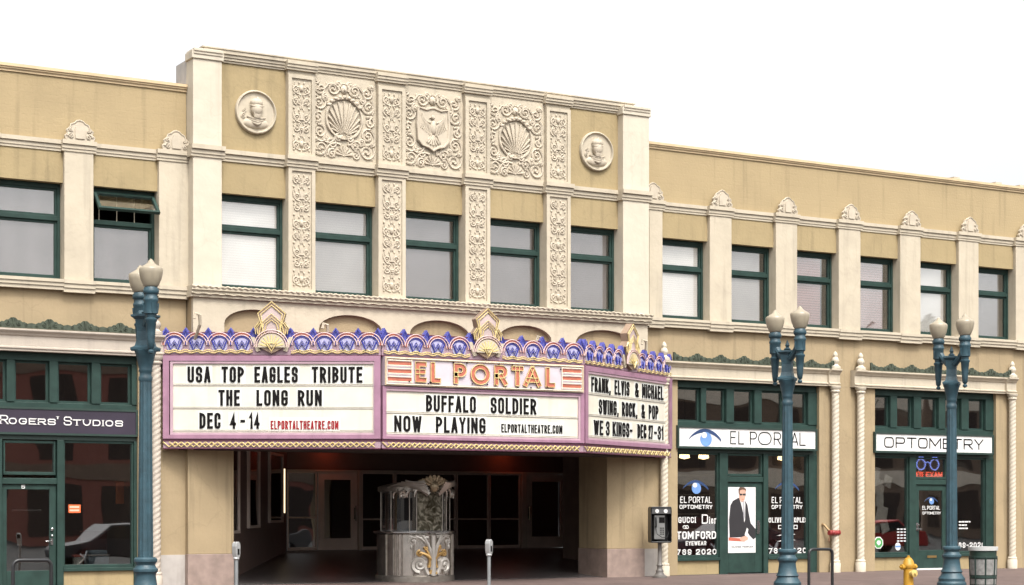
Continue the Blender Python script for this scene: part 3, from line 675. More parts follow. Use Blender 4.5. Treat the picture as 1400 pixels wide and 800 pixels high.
# ------------------------------------------------------------------ shop wings
def wing(name, label, x0, x1, pil, wins, blinds, widths, opens, xs0, xs1):
    """x0..x1 wing; pil: pilaster px pairs; wins: index pairs of neighbouring pilasters"""
    t = thing(name, label, 'building', ((x0+x1)/2, 0, 0))
    w = MB(); w.box(x0, x1, 0, .45, 8.6, 9.9); w.build('parapet', KHAKIB, t)
    c = MB(); moulding(c, x0, x1, 0, 9.885, 10.03, .08, ((0, .35, .35), (.35, .6, .7), (.6, 1, 1)), .5); c.build('parapet_cap', pm('tan_cap', (.5, .38, .23), .8, var=.08, streak=.15) if 'tan_cap' not in MATS else MATS['tan_cap'], t)
    l = MB(); e = [(FX(a, -.1), FX(b, -.1)) for a, b in pil]
    for i, (a, b) in enumerate(e):
        m = MB(); m.box(a, b, -.1, .35, 5.97, 8.46)
        pl = m.build('pilaster', CREAM, t, bevel=.01)
        an = MB(); an.v = list(ANTH.v); an.f = list(ANTH.f); an.m = list(ANTH.m); cx = (a+b)/2
        if (x1 > 20 and i == 0): cx = b-.30
        an.xf(lambda p, q, r: (p+cx, q-.12, r+8.672)); an.build('anthemion', CREAMO, pl, smooth=40)
    co = MB(); k4 = ((0, .25, .3), (.25, .5, .55), (.5, .62, .5), (.62, 1, 1))
    seg = [(x0, None)]+e+[(None, x1)]
    for a, b in e: moulding(co, a-.05 if a-.05 > x0 else a, b+.05 if b+.05 < x1 else b, -.1, 8.455, 8.672, .07, k4, .4)
    xs = [x0]+[v for a, b in e for v in (a-.05, b+.05)]+[x1]
    for i in range(0, len(xs), 2):
        if xs[i+1]-xs[i] > .05: moulding(co, xs[i], xs[i+1], 0, 8.455, 8.668, .07, k4, .3)
    co.build('cornice', CREAM, t)
    sill = MB(); moulding(sill, x0, x1, -.1, 5.765, 5.97, .07, ((0, .35, .3), (.35, .7, .65), (.7, 1, 1)), .5)
    for a, b in e: moulding(sill, max(x0, a-.02), min(x1, b+.02), -.115, 5.73, 5.968, .07, ((0, .35, .3), (.35, .7, .65), (.7, 1, 1)), .2)
    sill.build('sill_ledge', CREAM, t)
    ln = MB(); li = MB()
    for i in range(len(e)-1):
        a, b = e[i][1], e[i+1][0]
        ln.box(a-.02, b+.02, 0, .35, 7.85, 8.6)
        if i in wins: upper_window(t, a+.004, b-.004, 5.972, 7.85, 7.175, .17, blinds[i], (b-widths[i]) if widths[i] else None, i in opens)
        else: ln.box(a-.02, b+.02, .01, .35, 5.9, 7.85)
    ln.build('lintel', KHAKI, t)
    for a, b in ((x0, e[0][0]), (e[-1][1], x1)):
        if b-a > .1: MB().box(a, b, .0, .35, 5.97, 8.6).build('plain_wall', KHAKI, t)
    bd = MB(); bd.box(x0+.02, x1-.02, 2.2, 20, 4.6, 9.2); bd.box(x0+.02, x1-.02, .45, 2.2, 9.0, 9.2); bd.box(x0+.02, x1-.02, .46, 2.2, 5.5, 5.9); bd.box(x0+.02, x0+.2, .46, 2.2, 5.9, 9); bd.box(x1-.2, x1-.02, .46, 2.2, 5.9, 9)
    bd.build('inner_structure', DARK, t)
    sp = MB(); sp.box(x0, x1, 0, .4, 4.562, 5.77); sp.build('spandrel', TAN, t)
    return t

LX0, LX1 = 3.5, XL-.0
lwg = wing('shop_building', 'low khaki shop wing left of the theatre, over the purple sign board', LX0, LX1,
           [(-150, -110), (-42, -4.5), (88, 128), (217.5, 262.)], (0, 1, 2), [BL_V, BL_V, BL_V], [0, 0, 0], (2,), 0, 0)
RX0, RX1 = XR+.0, 44.
rwg = wing('shop_building', 'long low khaki shop wing right of the theatre, with two optometry shopfronts', RX0, RX1,
           [(887.9, 906), (970.6, 1000.4), (1061, 1090), (1147, 1176.6), (1231, 1258.7), (1311, 1338), (1389, 1415), (1464, 1488), (1535, 1558)], (0, 1, 2, 3, 4, 5, 6, 7),
           [BL_W, BL_L, BL_P, BL_P, BL_W, BL_G, BL_P, BL_G], [0, .22, .3, .28, .2, .25, .2, .2], (), 0, 0)
for px in (1308, 1365, 1398):
    x = FX(px); MB().box(x-.12, x+.1, -.02, .25, 10.03, 10.09).build('roof_vent', CREAM, rwg)

def shopfront(t, fx0, fx1, ztop, panes, signbox, low, jambs, khx):
    """green timber shopfront: fx0..fx1 px of the frame, panes px pairs of the transom lights"""
    Y = .10
    x0, x1 = FX(fx0, Y), FX(fx1, Y)
    a = khx[0]; b = khx[1]
    pr = MB()
    pr.box(a, x0, 0, .5, -.1, 4.56); pr.build('side_pier', TAN, t); pr = MB(); pr.box(x1, b, 0, .5, -.1, 4.56); pr.build('side_pier', TAN, t)
    f = MB(); xs = [FX(p, Y) for q in panes for p in q]
    zt0, zt1 = 3.60, 4.40
    f.box(x0, x1, Y, Y+.2, zt1, 4.56); f.box(x0, x1, Y, Y+.2, 3.46, zt0)
    prev = x0
    for i in range(0, len(xs), 2):
        f.box(prev, xs[i], Y-.02, Y+.2, zt0, zt1); prev = xs[i+1]
    f.box(prev, x1, Y-.02, Y+.2, zt0, zt1)
    fr = f.build('transom_frame', GREEN, t, bevel=.008)
    for i in range(0, len(xs), 2):
        g = MB(); frame_bars(g, xs[i]+.001, xs[i+1]-.001, zt0+.001, zt1-.001, Y+.08, Y+.12, .045); s = g.build('sash', GREEN, fr)
        pane(xs[i]+.04, xs[i+1]-.04, zt0+.04, zt1-.04, Y+.1, GLASSD, fr)
    bb = MB(); bb.box(x0, x1, Y, Y+.2, 2.88, 3.46); bb.build('sign_backing', GREEND, t)
    return fr, x0, x1
def shop_window(t, a, b, z0, z1, Y=.10, bar=.035):
    f = MB(); frame_bars(f, a, b, z0, z1, Y+.03, Y+.14, bar, .05, .06); w = f.build('shop_window', GREEN, t, bevel=.005)
    return w, pane(a+bar-.005, b-bar+.005, z0+.05, z1-.045, Y+.08, GLASSD, w)
def bulkhead(t, a, b, z1, Y=.12):
    MB().box(a, b, Y, Y+.3, -.1, z1-.07).build('bulkhead', KHAKI, t)
    MB().box(a, b, Y-.06, Y+.3, z1-.07, z1).build('window_sill', GREEN, t, bevel=.008)
def door(t, a, b, z0, z1, gx0, gx1, gz0, gz1, Y=.14, glass=True):
    f = MB(); f.box(a, gx0, Y, Y+.05, z0, z1); f.box(gx1, b, Y, Y+.05, z0, z1); f.box(gx0, gx1, Y, Y+.05, z0, gz0); f.box(gx0, gx1, Y, Y+.05, gz1, z1)
    d = f.build('door', GREEN, t, bevel=.006)
    pane(gx0-.01, gx1+.01, gz0-.01, gz1+.01, Y+.02, GLASSD, d)
    return d
def room(t, a, b, zc=4.5, depth=5.):
    m = MB(); interior(m, a, b, .35, depth, 0, zc); m.build('room_wall', ROOMW, t); MB().box(a, b, .3, depth, -.1, .03).build('room_floor', WOOD, t)

# --- left shop
Lf0 = -270
khL = (LX0, FX(219, 0)+.62)
fr, x0, x1 = shopfront(lwg, -250, 187, 0, [(-170, -118), (-110, -56), (-48, 9), (20, 67.5), (79, 125), (137, 180)], None, None, None, (LX0, XA))
band(lwg, LX0, FX(208, -.19)+.02, (FX(213.5, -.19),)); cresting(lwg, FX(-140), FX(208), 4.99)
twisted_column(lwg, 213.5)
Y = .10
gl = MB(); dx0, dx1 = FX(3, Y), FX(78, Y)
for a, b in ((x0, x0+.16), (FX(-8, Y), dx0), (dx1, FX(90-3, Y)), (FX(183, Y), x1)): MB().box(a, b, Y-.02, Y+.2, -.1, 2.88).build('mullion', GREEN, lwg, bevel=.01)
gl.box(dx0, dx1, Y, Y+.18, 2.02, 2.14); gl.build('door_frame', GREEN, lwg, bevel=.01)
w, p = shop_window(lwg, FX(87, Y), FX(183, Y), .40, 2.88); bulkhead(lwg, FX(87, Y), FX(183, Y), .40)
w2, p2 = shop_window(lwg, x0+.16, FX(-8, Y), .40, 2.88); bulkhead(lwg, x0+.16, FX(-8, Y), .40)
tw, tp = shop_window(lwg, dx0+.03, dx1-.02, 2.20, 2.86)
dL = door(lwg, dx0+.01, dx1-.01, .02, 2.01, FX(10, Y), FX(68.5, Y), .36, 1.92)
hd = MB(); hx = FX(71.5, Y); hd.lathe([(.03, 0), (.03, .02)], hx, .12, 10, 1.12); hd.ell((hx, .10, 1.16), (.03, .03, .03)); hd.ell((hx, .11, 1.03), (.025, .03, .025)); hd.tube([(hx, .10, .92), (hx-.09, .09, .91)], .016, 6); hd.box(hx-.025, hx+.025, .125, .15, .85, .98); hd.build('handle', CHROME, dL, smooth=40)
nm = MB(); text(nm, '5', FX(30, Y), FX(35, Y), 1.935, 2.005, .014, .139, .004); nm.build('house_number', WHITE, dL)
rug = MB(); rug.box(FX(20, Y), FX(60, Y), .3, .34, 1.5, 1.54); rug.build('push_bar', CHROME, dL)
room(lwg, x0, x1)
# --- right shop one
R0, R1 = FX(902, 0), FX(1150, 0)
fr, x0, x1 = shopfront(rwg, 923, 1116.5, 0, [(926, 958), (965, 992.8), (1003, 1031), (1041, 1072), (1081, 1104.5)], None, None, None, (XD-.02, FX(1160, 0)))
band(rwg, FX(904, -.19), FX(1150, -.19), (FX(908, -.19), FX(1142, -.19)), CREAM); cresting(rwg, FX(916), FX(1134.5), 4.99); twisted_column(rwg, 908); twisted_column(rwg, 1142)
fd = MB(); zt = 2.88
for a, b in ((923, 925), (983.5, 994.5), (1043.5, 1050), (1105.5, 1116.5)): MB().box(FX(a, Y), FX(b, Y), Y-.02, Y+.2, -.1, zt).build('mullion', GREEN, rwg, bevel=.01)
fd.box(FX(994.5, Y), FX(1043.5, Y), Y, Y+.18, 2.19, 2.32); fd.build('door_frame', GREEN, rwg, bevel=.01)
wA, pA = shop_window(rwg, FX(925, Y), FX(983.5, Y), .40, zt); bulkhead(rwg, FX(925, Y), FX(983.5, Y), .40)
wB, pB = shop_window(rwg, FX(1050, Y), FX(1105.5, Y), .40, zt); bulkhead(rwg, FX(1050, Y), FX(1105.5, Y), .40)
wT, pT = shop_window(rwg, FX(995, Y), FX(1043, Y), 2.33, 2.87)
dA = door(rwg, FX(994.8, Y), FX(1043.2, Y), .02, 2.18, FX(998, Y), FX(1033, Y), .5, 2.05)
hd = MB(); hx = FX(1037, Y); hd.box(hx-.04, hx+.04, .115, .14, .95, 1.27); hd.tube([(hx, .06, .99), (hx, .06, 1.23)], .014, 6); hd.build('handle', CHROME, dA)
room(rwg, x0, x1)
# --- right shop two
fr, x0b, x1b = shopfront(rwg, 1192.5, 1358, 0, [(1194, 1217), (1226, 1249), (1259, 1283), (1292, 1314), (1324, 1347)], None, None, None, (FX(1160, 0), RX1))
band(rwg, FX(1171, -.19), FX(1393, -.19), (FX(1176.6, -.19), FX(1384, -.19)), CREAM); cresting(rwg, FX(1185), FX(1376), 4.99); twisted_column(rwg, 1176.6); twisted_column(rwg, 1384)
fd = MB()
for a, b in ((1192.5, 1194.5), (1243, 1252), (1295.5, 1302), (1347.5, 1358)): MB().box(FX(a, Y), FX(b, Y), Y-.02, Y+.2, -.1, zt).build('mullion', GREEN, rwg, bevel=.01)
fd.box(FX(1252, Y), FX(1295.5, Y), Y, Y+.18, 2.17, 2.30); fd.build('door_frame', GREEN, rwg, bevel=.01)
wC, pC = shop_window(rwg, FX(1194.5, Y), FX(1243, Y), .40, zt); bulkhead(rwg, FX(1194.5, Y), FX(1243, Y), .40)
wD, pD = shop_window(rwg, FX(1302, Y), FX(1347.5, Y), .40, zt); bulkhead(rwg, FX(1302, Y), FX(1347.5, Y), .40)
wU, pU = shop_window(rwg, FX(1252.5, Y), FX(1295, Y), 2.31, 2.87)
dB = door(rwg, FX(1252.3, Y), FX(1295.2, Y), .03, 2.16, FX(1258, Y), FX(1290, Y), .5, 2.02)
hd = MB(); hx = FX(1255, Y); hd.box(hx-.035, hx+.035, .12, .14, 1.0, 1.2); hd.tube([(hx, .11, 1.16), (hx, .06, 1.14)], .02, 6); hd.tube([(hx, .08, 1.04), (hx+.11, .08, 1.03)], .014, 6); hd.build('handle', CHROME, dB)
ms = MB(); ms.box(FX(1269, Y), FX(1281.5, Y), .125, .14, .30, .36); ms.build('mail_slot', pm('brass', (.3, .2, .08), .4, metal=.8), dB)
MB().box(FX(1252.3, Y), FX(1295.2, Y), .05, .3, -.05, .035).build('door_sill', WHITE, rwg)
room(rwg, x0b, x1b)
# wall strips between theatre piers and the shop columns with grey marble base
mbs = MB(); mbs.box(FX(217, 0), XA-.012, -.02, .1, -.1, .63); mbs.build('wall_base', MARBLE, lwg)
mbs = MB(); mbs.box(XD+.012, FX(903, 0), -.02, .1, -.1, .63); mbs.build('wall_base', MARBLE, rwg)

# --- lettering stuck on the panes (each a sub-part of its window)
dy = .10+.08-.002
def deco(t, items, name='window_lettering', mats=None, y=dy):
    mb = MB()
    for it in items:
        s, p0, p1, z0, z1, th_, kw = it; text(mb, s, FX(p0, y), FX(p1, y), z0, z1, th_, y, .003, **kw)
    return mb
mb = deco(None, [('EL', 930, 938.5, 1.69, 1.84, .019, {}), ('PORTAL', 941.5, 973, 1.69, 1.84, .019, {'sp': .25}), ('OPTOMETRY', 929, 974, 1.55, 1.645, .017, {'sp': .25}), ('GUCCI', 927.5, 951, 1.22, 1.36, .024, {'serif': .018, 'sp': .4}), ('D', 959.5, 968, 1.20, 1.42, .028, {'serif': .02}), ('ior', 969.5, 979, 1.20, 1.38, .024, {'serif': .01, 'sp': .6}),
     ('TOM', 925, 948, .84, 1.02, .034, {'sp': .25}), ('FORD', 951, 979, .84, 1.02, .034, {'sp': .3}), ('EYEWEAR', 937.5, 965.5, .69, .79, .018, {'sp': .35}), ('769', 925, 945.5, .47, .60, .024, {'sp': .5, 'rad': .05}), ('2020', 951.5, 979.5, .47, .60, .024, {'sp': .5, 'rad': .05})])
xx = FX(937.5, dy); 
for q in (-.03, .03): mb.tube([(xx+q+.05*cos(a), dy-.003, 1.12+.035*sin(a)) for a in [2*PI*i/14 for i in range(14)]], .009, 4, True)
mb.build('window_lettering', WHITE, wA)
el = MB(); eye_logo(el, FX(951, dy), 2.035, .37, dy); el.build('eye_emblem', [BLUEEYE, NAVY, WHITE], wA)
mb = deco(None, [('EL', 1055, 1063, 1.69, 1.84, .019, {}), ('PORTAL', 1066, 1096.5, 1.69, 1.84, .019, {'sp': .25}), ('OPTOMETRY', 1055, 1097, 1.55, 1.645, .017, {'sp': .25}), ('OLIVER', 1050.8, 1074, 1.22, 1.34, .022, {'serif': .016, 'sp': .4}), ('PEOPLES', 1078, 1103.6, 1.22, 1.34, .022, {'serif': .016, 'sp': .4}),
     ('769', 1050.7, 1070, .47, .60, .024, {'sp': .5, 'rad': .05}), ('2020', 1076, 1102.5, .47, .60, .024, {'sp': .5, 'rad': .05})])
for k in range(4):
    x = FX(1064+k*7, dy); frame_bars(mb, x, x+.12, 1.06, 1.16, dy-.003, dy, .018)
for k, (z, h) in enumerate(((.9, .05), (.76, .05))): mb.prism([(FX(1062, dy), z), (FX(1078, dy), z+.07), (FX(1088, dy), z+.03), (FX(1076, dy), z+.01)], dy-.004, dy)
mb.build('window_lettering', WHITE, wB)
el = MB(); eye_logo(el, FX(1076, dy), 2.035, .37, dy); el.build('eye_emblem', [BLUEEYE, NAVY, WHITE], wB)
yd = .158
mb = MB(); text(mb, 'EL', FX(1261, yd), FX(1266, yd), 1.53, 1.63, .014, yd, .003); text(mb, 'PORTAL', FX(1267.5, yd), FX(1285, yd), 1.53, 1.63, .014, yd, .003, sp=.25); text(mb, 'OPTOMETRY', FX(1261, yd), FX(1286, yd), 1.41, 1.48, .011, yd, .003, sp=.25); mb.build('door_lettering', WHITE, dB)
el = MB(); eye_logo(el, FX(1273, yd), 1.745, .22, yd); el.build('eye_emblem', [BLUEEYE, NAVY, WHITE], dB)
mb = deco(None, [('769-2020', 1305, 1346, .545, .68, .024, {'sp': .5, 'rad': .05})])
for k, ws in enumerate(((5, 4, 7, 3), (4, 6, 3), (7, 3, 5))):
    q = FX(1311, dy)
    for wd in ws: mb.box(q, q+.018*wd, dy-.003, dy, 1.2-.085*k, 1.235-.085*k); q += .018*wd+.02
mb.build('window_lettering', WHITE, wD)
mb = MB()
for c in range(3):
    for r_ in range(5): mb.box(FX(1226.5+4.5*c, dy), FX(1229.5+4.5*c, dy), dy-.003, dy, .72+.075*r_, .755+.075*r_)
mb.build('hours_card', pm('dull_white', (.5, .5, .5)), wC)
mb = MB(); xg = FX(1201, dy); mb.prism([(xg+.16*cos(R(22.5+45*i)), .70+.16*sin(R(22.5+45*i))) for i in range(8)], dy-.004, dy); mb.cm = 1; mb.prism([(xg+.135*cos(R(22.5+45*i)), .70+.135*sin(R(22.5+45*i))) for i in range(8)], dy-.006, dy); mb.cm = 0; mb.prism([(xg-.07, .7), (xg-.03, .76), (xg+.06, .75), (xg+.07, .68), (xg, .63)], dy-.008, dy)
mb.build('octagon_sticker', [WHITE, pm('sticker_green', (.05, .25, .06))], wC)
mb = MB(); xg = FX(1227.5, dy); mb.prism([(xg+.09*cos(2*PI*i/20), .6+.1*sin(2*PI*i/20)) for i in range(20)], dy-.004, dy); mb.cm = 1; mb.box(xg-.085, xg+.085, dy-.006, dy, .575, .625); mb.build('round_sticker', [WHITE, BLUEEYE], wC)

# ------------------------------------------------------------------ marquee
mq = thing('theatre_marquee', 'pink neon trimmed marquee with white letter boards hung over the theatre entrance', 'marquee', (18.4, 0, 2.7))
MP = [Vector((12.25, YT+.03)), Vector((16.01, -2.2)), Vector((20.735, -2.2)), Vector((24.50, .0-.02))]
mbm = MB(); mbm.prism([(p.x+(.06 if i == 0 else -.06 if i == 3 else 0), p.y+.05) for i, p in enumerate(MP)]+[(24.3, .1), (12.4, .1)], 2.76, 5.0, 'z'); mbm.build('marquee_body', PLUM, mq)
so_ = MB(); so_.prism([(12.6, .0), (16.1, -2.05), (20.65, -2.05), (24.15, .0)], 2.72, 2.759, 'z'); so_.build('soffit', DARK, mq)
def face(A, B):
    e = (B-A).normalized(); nn = Vector((-e.y, e.x)); L = (B-A).length
    return L, (lambda x, y, z: (A.x+e.x*x+nn.x*y, A.y+e.y*x+nn.y*y, z))
def crest_strip(L, fn, parent):
    st = MB(); st.box(0, L, -.05, .05, 4.60, 4.86); st.cm = 2; st.box(0, L, -.05, .05, 4.86, 5.03)
    st.cm = 1; st.box(0, L, -.058, .06, 5.03, 5.05); st.box(0, L, -.062, .06, 4.575, 4.60)
    mid = L/2; p = (mid-.37)/4; cs = [p*(i+.5) for i in range(4)]+[L-p*(i+.5) for i in range(4)]
    pk = [p*i for i in range(5)]+[L-p*i for i in range(5)]
    st.cm = 2
    for x in pk:
        x = min(max(x, .05), L-.05)
        st.prism([(x-.085, 4.96), (x, 5.145), (x+.085, 4.96), (x, 4.78)], -.075, -.052)
        st.prism([(x-.08, 5.04), (x, 5.145), (x+.08, 5.04)], -.05, .03)
    st.cm = 3
    for x in cs: st.prism([(x+.155*cos(a), 4.78+.15*sin(a)) for a in [2*PI*i/20 for i in range(20)]], -.062, -.052)
    st.cm = 4
    for x in cs:
        ro, ri = .238, .205
        st.prism([(x+ro*cos(PI*i/16), 4.79+ro*sin(PI*i/16)) for i in range(17)]+[(x+ri*cos(PI*i/16), 4.79+ri*sin(PI*i/16)) for i in range(16, -1, -1)], -.06-.002*(cs.index(x) % 2), -.051)
    st.xf(fn); cr = st.build('crest_fascia', [MAUVE, PLUM, NBLUE, NBLUEL, NRED], parent)
    tb = MB(); bl = MB(); ye = MB()
    for x in cs:
        for r in (.198, .25):
            tb.tube([(x+r*cos(PI*(i/12)), -.085-.004*(r > .22), 4.79+r*sin(PI*(i/12))) for i in range(13)], .010, 5)
        bl.tube([(x-.14, -.085, 4.86), (x-.07, -.085, 4.70), (x, -.085, 4.82), (x+.07, -.085, 4.70), (x+.14, -.085, 4.86)], .016, 5)
        bl.tube([(x-.10, -.085, 4.88), (x-.065, -.085, 4.78), (x, -.085, 4.88), (x+.065, -.085, 4.78), (x+.10, -.085, 4.88)], .011, 5)
    for x in pk:
        x = min(max(x, .06), L-.06)
        for d in (.055, .09): ye_ = bl.tube([(x-d, -.09, 4.93), (x, -.09, 5.02+d), (x+d, -.09, 4.93)], .007, 4)
    for k in range(2):
        a = .04
        for s0, s1 in ((.03, mid-.38), (mid+.38, L-.03)):
            n = int((s1-s0)/.028); ye.tube([(s0+(s1-s0)*i/n, -.08, 4.645+.037*k+.014*cos(2*PI*(s0+(s1-s0)*i/n)/(p/2))) for i in range(n+1)], .0115, 5)
    tb.xf(fn).build('arc_tubes', NPINK, cr); bl.xf(fn).build('blue_tubes', pm('neon_tube_blue', (.035, .04, .26), .25) if 'neon_tube_blue' not in MATS else MATS['neon_tube_blue'], cr); ye.xf(fn).build('wave_tubes', NYEL, cr)
    # medallion crest
    md = MB(); c = mid
    md.prism([(c-.20, 4.72), (c-.28, 5.02), (c-.34, 5.12), (c-.24, 5.25), (c-.22, 5.18), (c-.28, 5.42), (c, 5.66), (c+.28, 5.42), (c+.22, 5.18), (c+.24, 5.25), (c+.34, 5.12), (c+.28, 5.02), (c+.20, 4.72), (c, 4.62)], -.13, .03)
    md.cm = 1; md.prism([(c-.16, 5.05), (c-.235, 5.40), (c, 5.59), (c+.235, 5.40), (c+.16, 5.05)], -.14, -.131)
    md.cm = 2; md.prism([(c+.27*cos(PI*i/14), 4.74+.27*sin(PI*i/14)) for i in range(15)], -.165, -.131)
    for m in (1, -1): md.prism([(c+m*.22, 4.68), (c+m*.34, 4.95), (c+m*.42, 4.95), (c+m*.30, 4.66)], -.10, -.052)
    md.cm = 3
    for i in range(9):
        a = R(15+150*i/8); md.prism([(c+.09*cos(a-.12), 4.74+.09*sin(a-.12)), (c+.24*cos(a-.06), 4.74+.24*sin(a-.06)), (c+.24*cos(a+.06), 4.74+.24*sin(a+.06)), (c+.09*cos(a+.12), 4.74+.09*sin(a+.12))], -.172, -.163)
    md.xf(fn); m_ = md.build('fan_crest', [GOLDD, MAUVEP, CREAM, NYEL], parent)
    yt = MB(); wt = MB()
    for k in range(2):
        s = .27-.06*k; yt.tube([(c-.16, -.155, 5.05), (c-s, -.155, 5.41-.02*k), (c, -.155, 5.64-.07*k), (c+s, -.155, 5.41-.02*k), (c+.16, -.155, 5.05)], .012, 5)
    for k in range(3):
        d = .20-.05*k; yt.tube([(c-d-.05, -.16, 4.98), (c-d, -.16, 5.22-.01*k), (c, -.16, 5.40-.06*k), (c+d, -.16, 5.22-.01*k), (c+d+.05, -.16, 4.98)], .010, 5)
    for m in (1, -1):
        for k in range(2): yt.tube([(c+m*(.31-.04*k), -.15, 5.0), (c+m*(.33-.04*k), -.15, 5.13), (c+m*(.25-.04*k), -.15, 5.24)], .009, 5)
    for r in (.30, .345): wt.tube([(c+r*cos(PI*i/14), -.17, 4.74+r*sin(PI*i/14)) for i in range(15)], .011, 5)
    yt.tube([(c-.1, -.18, 4.82), (c, -.18, 4.66), (c+.1, -.18, 4.82)], .014, 5); yt.tube([(c-.05, -.18, 4.82), (c, -.18, 4.73), (c+.05, -.18, 4.82), (c-.05, -.18, 4.82)], .010, 5)
    yt.xf(fn).build('chevron_tubes', NYEL, m_); wt.xf(fn).build('ring_tubes', NPINK, m_)
def zig_strip(L, fn, parent):
    st = MB(); st.box(0, L, -.06, .05, 2.755, 2.885); st.cm = 1; st.box(0, L, -.075, .05, 2.735, 2.755); st.box(0, L, -.07, .05, 2.885, 2.935)
    st.xf(fn); s = st.build('zigzag_fascia', [MAUVE, PLUM], parent); z = MB()
    n = round(L/.235); p = L/n
    for k in range(2):
        pts = []
        for i in range(n*2+1):
            x = p*(i/2+.5*k); 
            if x > L-.01: break
            pts.append((x, -.08-.012*k, 2.775 if (i % 2) else 2.865))
            if not i % 2 and x+p*.06 < L: pts.append((x+p*.07, -.08-.012*k, 2.86))
        z.tube(pts, .0135, 5)
    z.xf(fn).build('zigzag_tubes', NYEL, s)
GOLDD = pm('crest_stone', (.26, .18, .125), .5, var=.2); MAUVEP = pm('crest_pale', (.42, .33, .31), .5, var=.12, stain=.2)
def letter_board(L, fn, zb0, zt0, x0, x1, rails, parent, ztop=4.58):
    fr = MB()
    frame_bars(fr, 0, L, 2.937, ztop, -.10, .04, .12 if x0 > .12 else .08, ztop-zt0-.05, zb0-2.937-.04)
    fr.cm = 1; frame_bars(fr, x0-.055, x1+.055, zb0-.055, zt0+.055, -.085, .03, .055)
    fr.xf(fn); f = fr.build('board_frame', [PINK, PINKL], parent)
    pn = MB().box(x0, x1, -.05, 0, zb0, zt0).xf(fn).build('letter_board', BOARD, f)
    rl = MB()
    for z in rails: rl.box(x0, x1, -.066, -.05, z-.008, z+.008); rl.box(x0, x1, -.061, -.05, z+.022, z+.03)
    rl.xf(fn); rl.build('letter_rail', RAIL, f)
    return f
def plates(pb, words, y=-.056):
    for a, b, z0, z1 in words: pb.box(a-.03, b+.03, y, -.05, z0-.03, z1+.03)
# left face
Lf, fL = face(MP[0], MP[1]); ul = lambda px: (px/3.478+210-221)/299.5*Lf
f1 = letter_board(Lf, fL, 3.055, 4.425, .195, Lf-.14, (3.09, 3.545, 4.0), mq)
bk_ = MB(); rd = MB(); pl = MB()
for s, a, b, z0, z1 in (('USA', 155, 265, 4.05, 4.365), ('TOP', 318, 425, 4.05, 4.365), ('EAGLES', 475, 683, 4.05, 4.365), ('TRIBUTE', 750, 993, 4.05, 4.365), ('THE', 303, 405, 3.59, 3.905), ('LONG', 485, 635, 3.59, 3.905), ('RUN', 683, 798, 3.59, 3.905), ('DEC', 212, 313, 3.135, 3.45), ('4', 358, 387, 3.135, 3.45), ('-', 408, 430, 3.135, 3.45), ('14', 450, 500, 3.135, 3.45)):
    text(bk_, s, ul(a), ul(b), z0, z1, .05, -.058, .012, sp=.45, rad=.075); pl.box(ul(a)-.03, ul(b)+.03, -.057, -.05, z0-.02, z1+.02)
text(rd, 'ELPORTALTHEATRE.COM', ul(553), ul(878), 3.125, 3.295, .025, -.058, .008, sp=.45); pl.box(ul(545), ul(886), -.0565, -.05, 3.10, 3.36)
pl.xf(fL).build('letter_plates', BOARDW, f1); bk_.xf(fL).build('black_letters', BLACK, f1); rd.xf(fL).build('red_letters', RED, f1)
# centre face
Lc, fC = face(MP[1], MP[2]); uc = lambda px: FX(px/3.637+500, -2.2)-MP[1].x
f2 = letter_board(Lc, fC, 3.03, 3.90, .085, Lc-.13, (3.05, 3.465), mq, ztop=3.985)
bk_ = MB(); pl = MB()
for s, a, b, z0, z1 in (('BUFFALO', 293, 540, 3.51, 3.84), ('SOLDIER', 614, 840, 3.51, 3.84), ('NOW', 135, 270, 3.09, 3.41), ('PLAYING', 342, 588, 3.09, 3.41)):
    text(bk_, s, uc(a), uc(b), z0, z1, .05, -.058, .012, sp=.45, rad=.075); pl.box(uc(a)-.03, uc(b)+.03, -.057, -.05, z0-.02, z1+.02)
text(bk_, 'ELPORTALTHEATRE.COM', uc(667), uc(970), 3.125, 3.30, .025, -.058, .008, sp=.45); pl.box(uc(660), uc(975), -.0565, -.05, 3.07, 3.36)
pl.xf(fC).build('letter_plates', BOARDW, f2); bk_.xf(fC).build('black_letters', BLACK, f2)
nm = MB(); nm.box(.03, Lc-.03, -.12, .04, 4.0, 4.575); nm.cm = 1; frame_bars(nm, .03, Lc-.03, 4.0, 4.575, -.135, -.121, .05)
nm.cm = 2
for m, xe in ((0, .62), (1, Lc-.62)):
    for z in (4.13, 4.29, 4.45):
        a, b = (.10, xe) if m == 0 else (xe+.06, Lc-.10); nm.box(a, b, -.132, -.121, z-.035, z+.035)
nm.xf(fC); nb = nm.build('name_box', [pm('name_box_pink', (.49, .43, .46), .4, var=.08, stain=.15), pm('name_box_edge', (.44, .34, .24), .4), NRED], mq)
lt = MB(); ot = MB()
for s, a, b in (('E', 230, 283), ('L', 306, 354), ('P', 421, 482), ('O', 505, 598), ('R', 622, 684), ('T', 707, 764), ('A', 768, 851), ('L', 876, 921)):
    text(lt, s, uc(a), uc(b), 4.085, 4.49, .088, -.122, .03, rad=.2, outline=(ot, .0095))
ot.xf(fC); lt.xf(fC); lo = lt.build('name_letters', NRED, nb); ot.build('neon_tubes', NYEL, lo)
st = MB()
for m, (a, b) in enumerate(((.09, .62), (Lc-.58, Lc-.09))):
    for z in (4.08, 4.18, 4.24, 4.34, 4.40, 4.50): st.tube([(a, -.15, z), (b, -.15, z)], .009, 5)
    for x in ((b,), (a,))[m]: st.tube([(x, -.15, 4.06), (x, -.15, 4.52)], .009, 5)
rng = random.Random(5)
st.tube([(.06, -.15, 4.03), (.06, -.15, 4.545), (Lc-.06, -.15, 4.545), (Lc-.06, -.15, 4.03), (.06, -.15, 4.03)], .009, 5)
st.xf(fC).build('stripe_tubes', NTUBE, nb)
ins = MB()
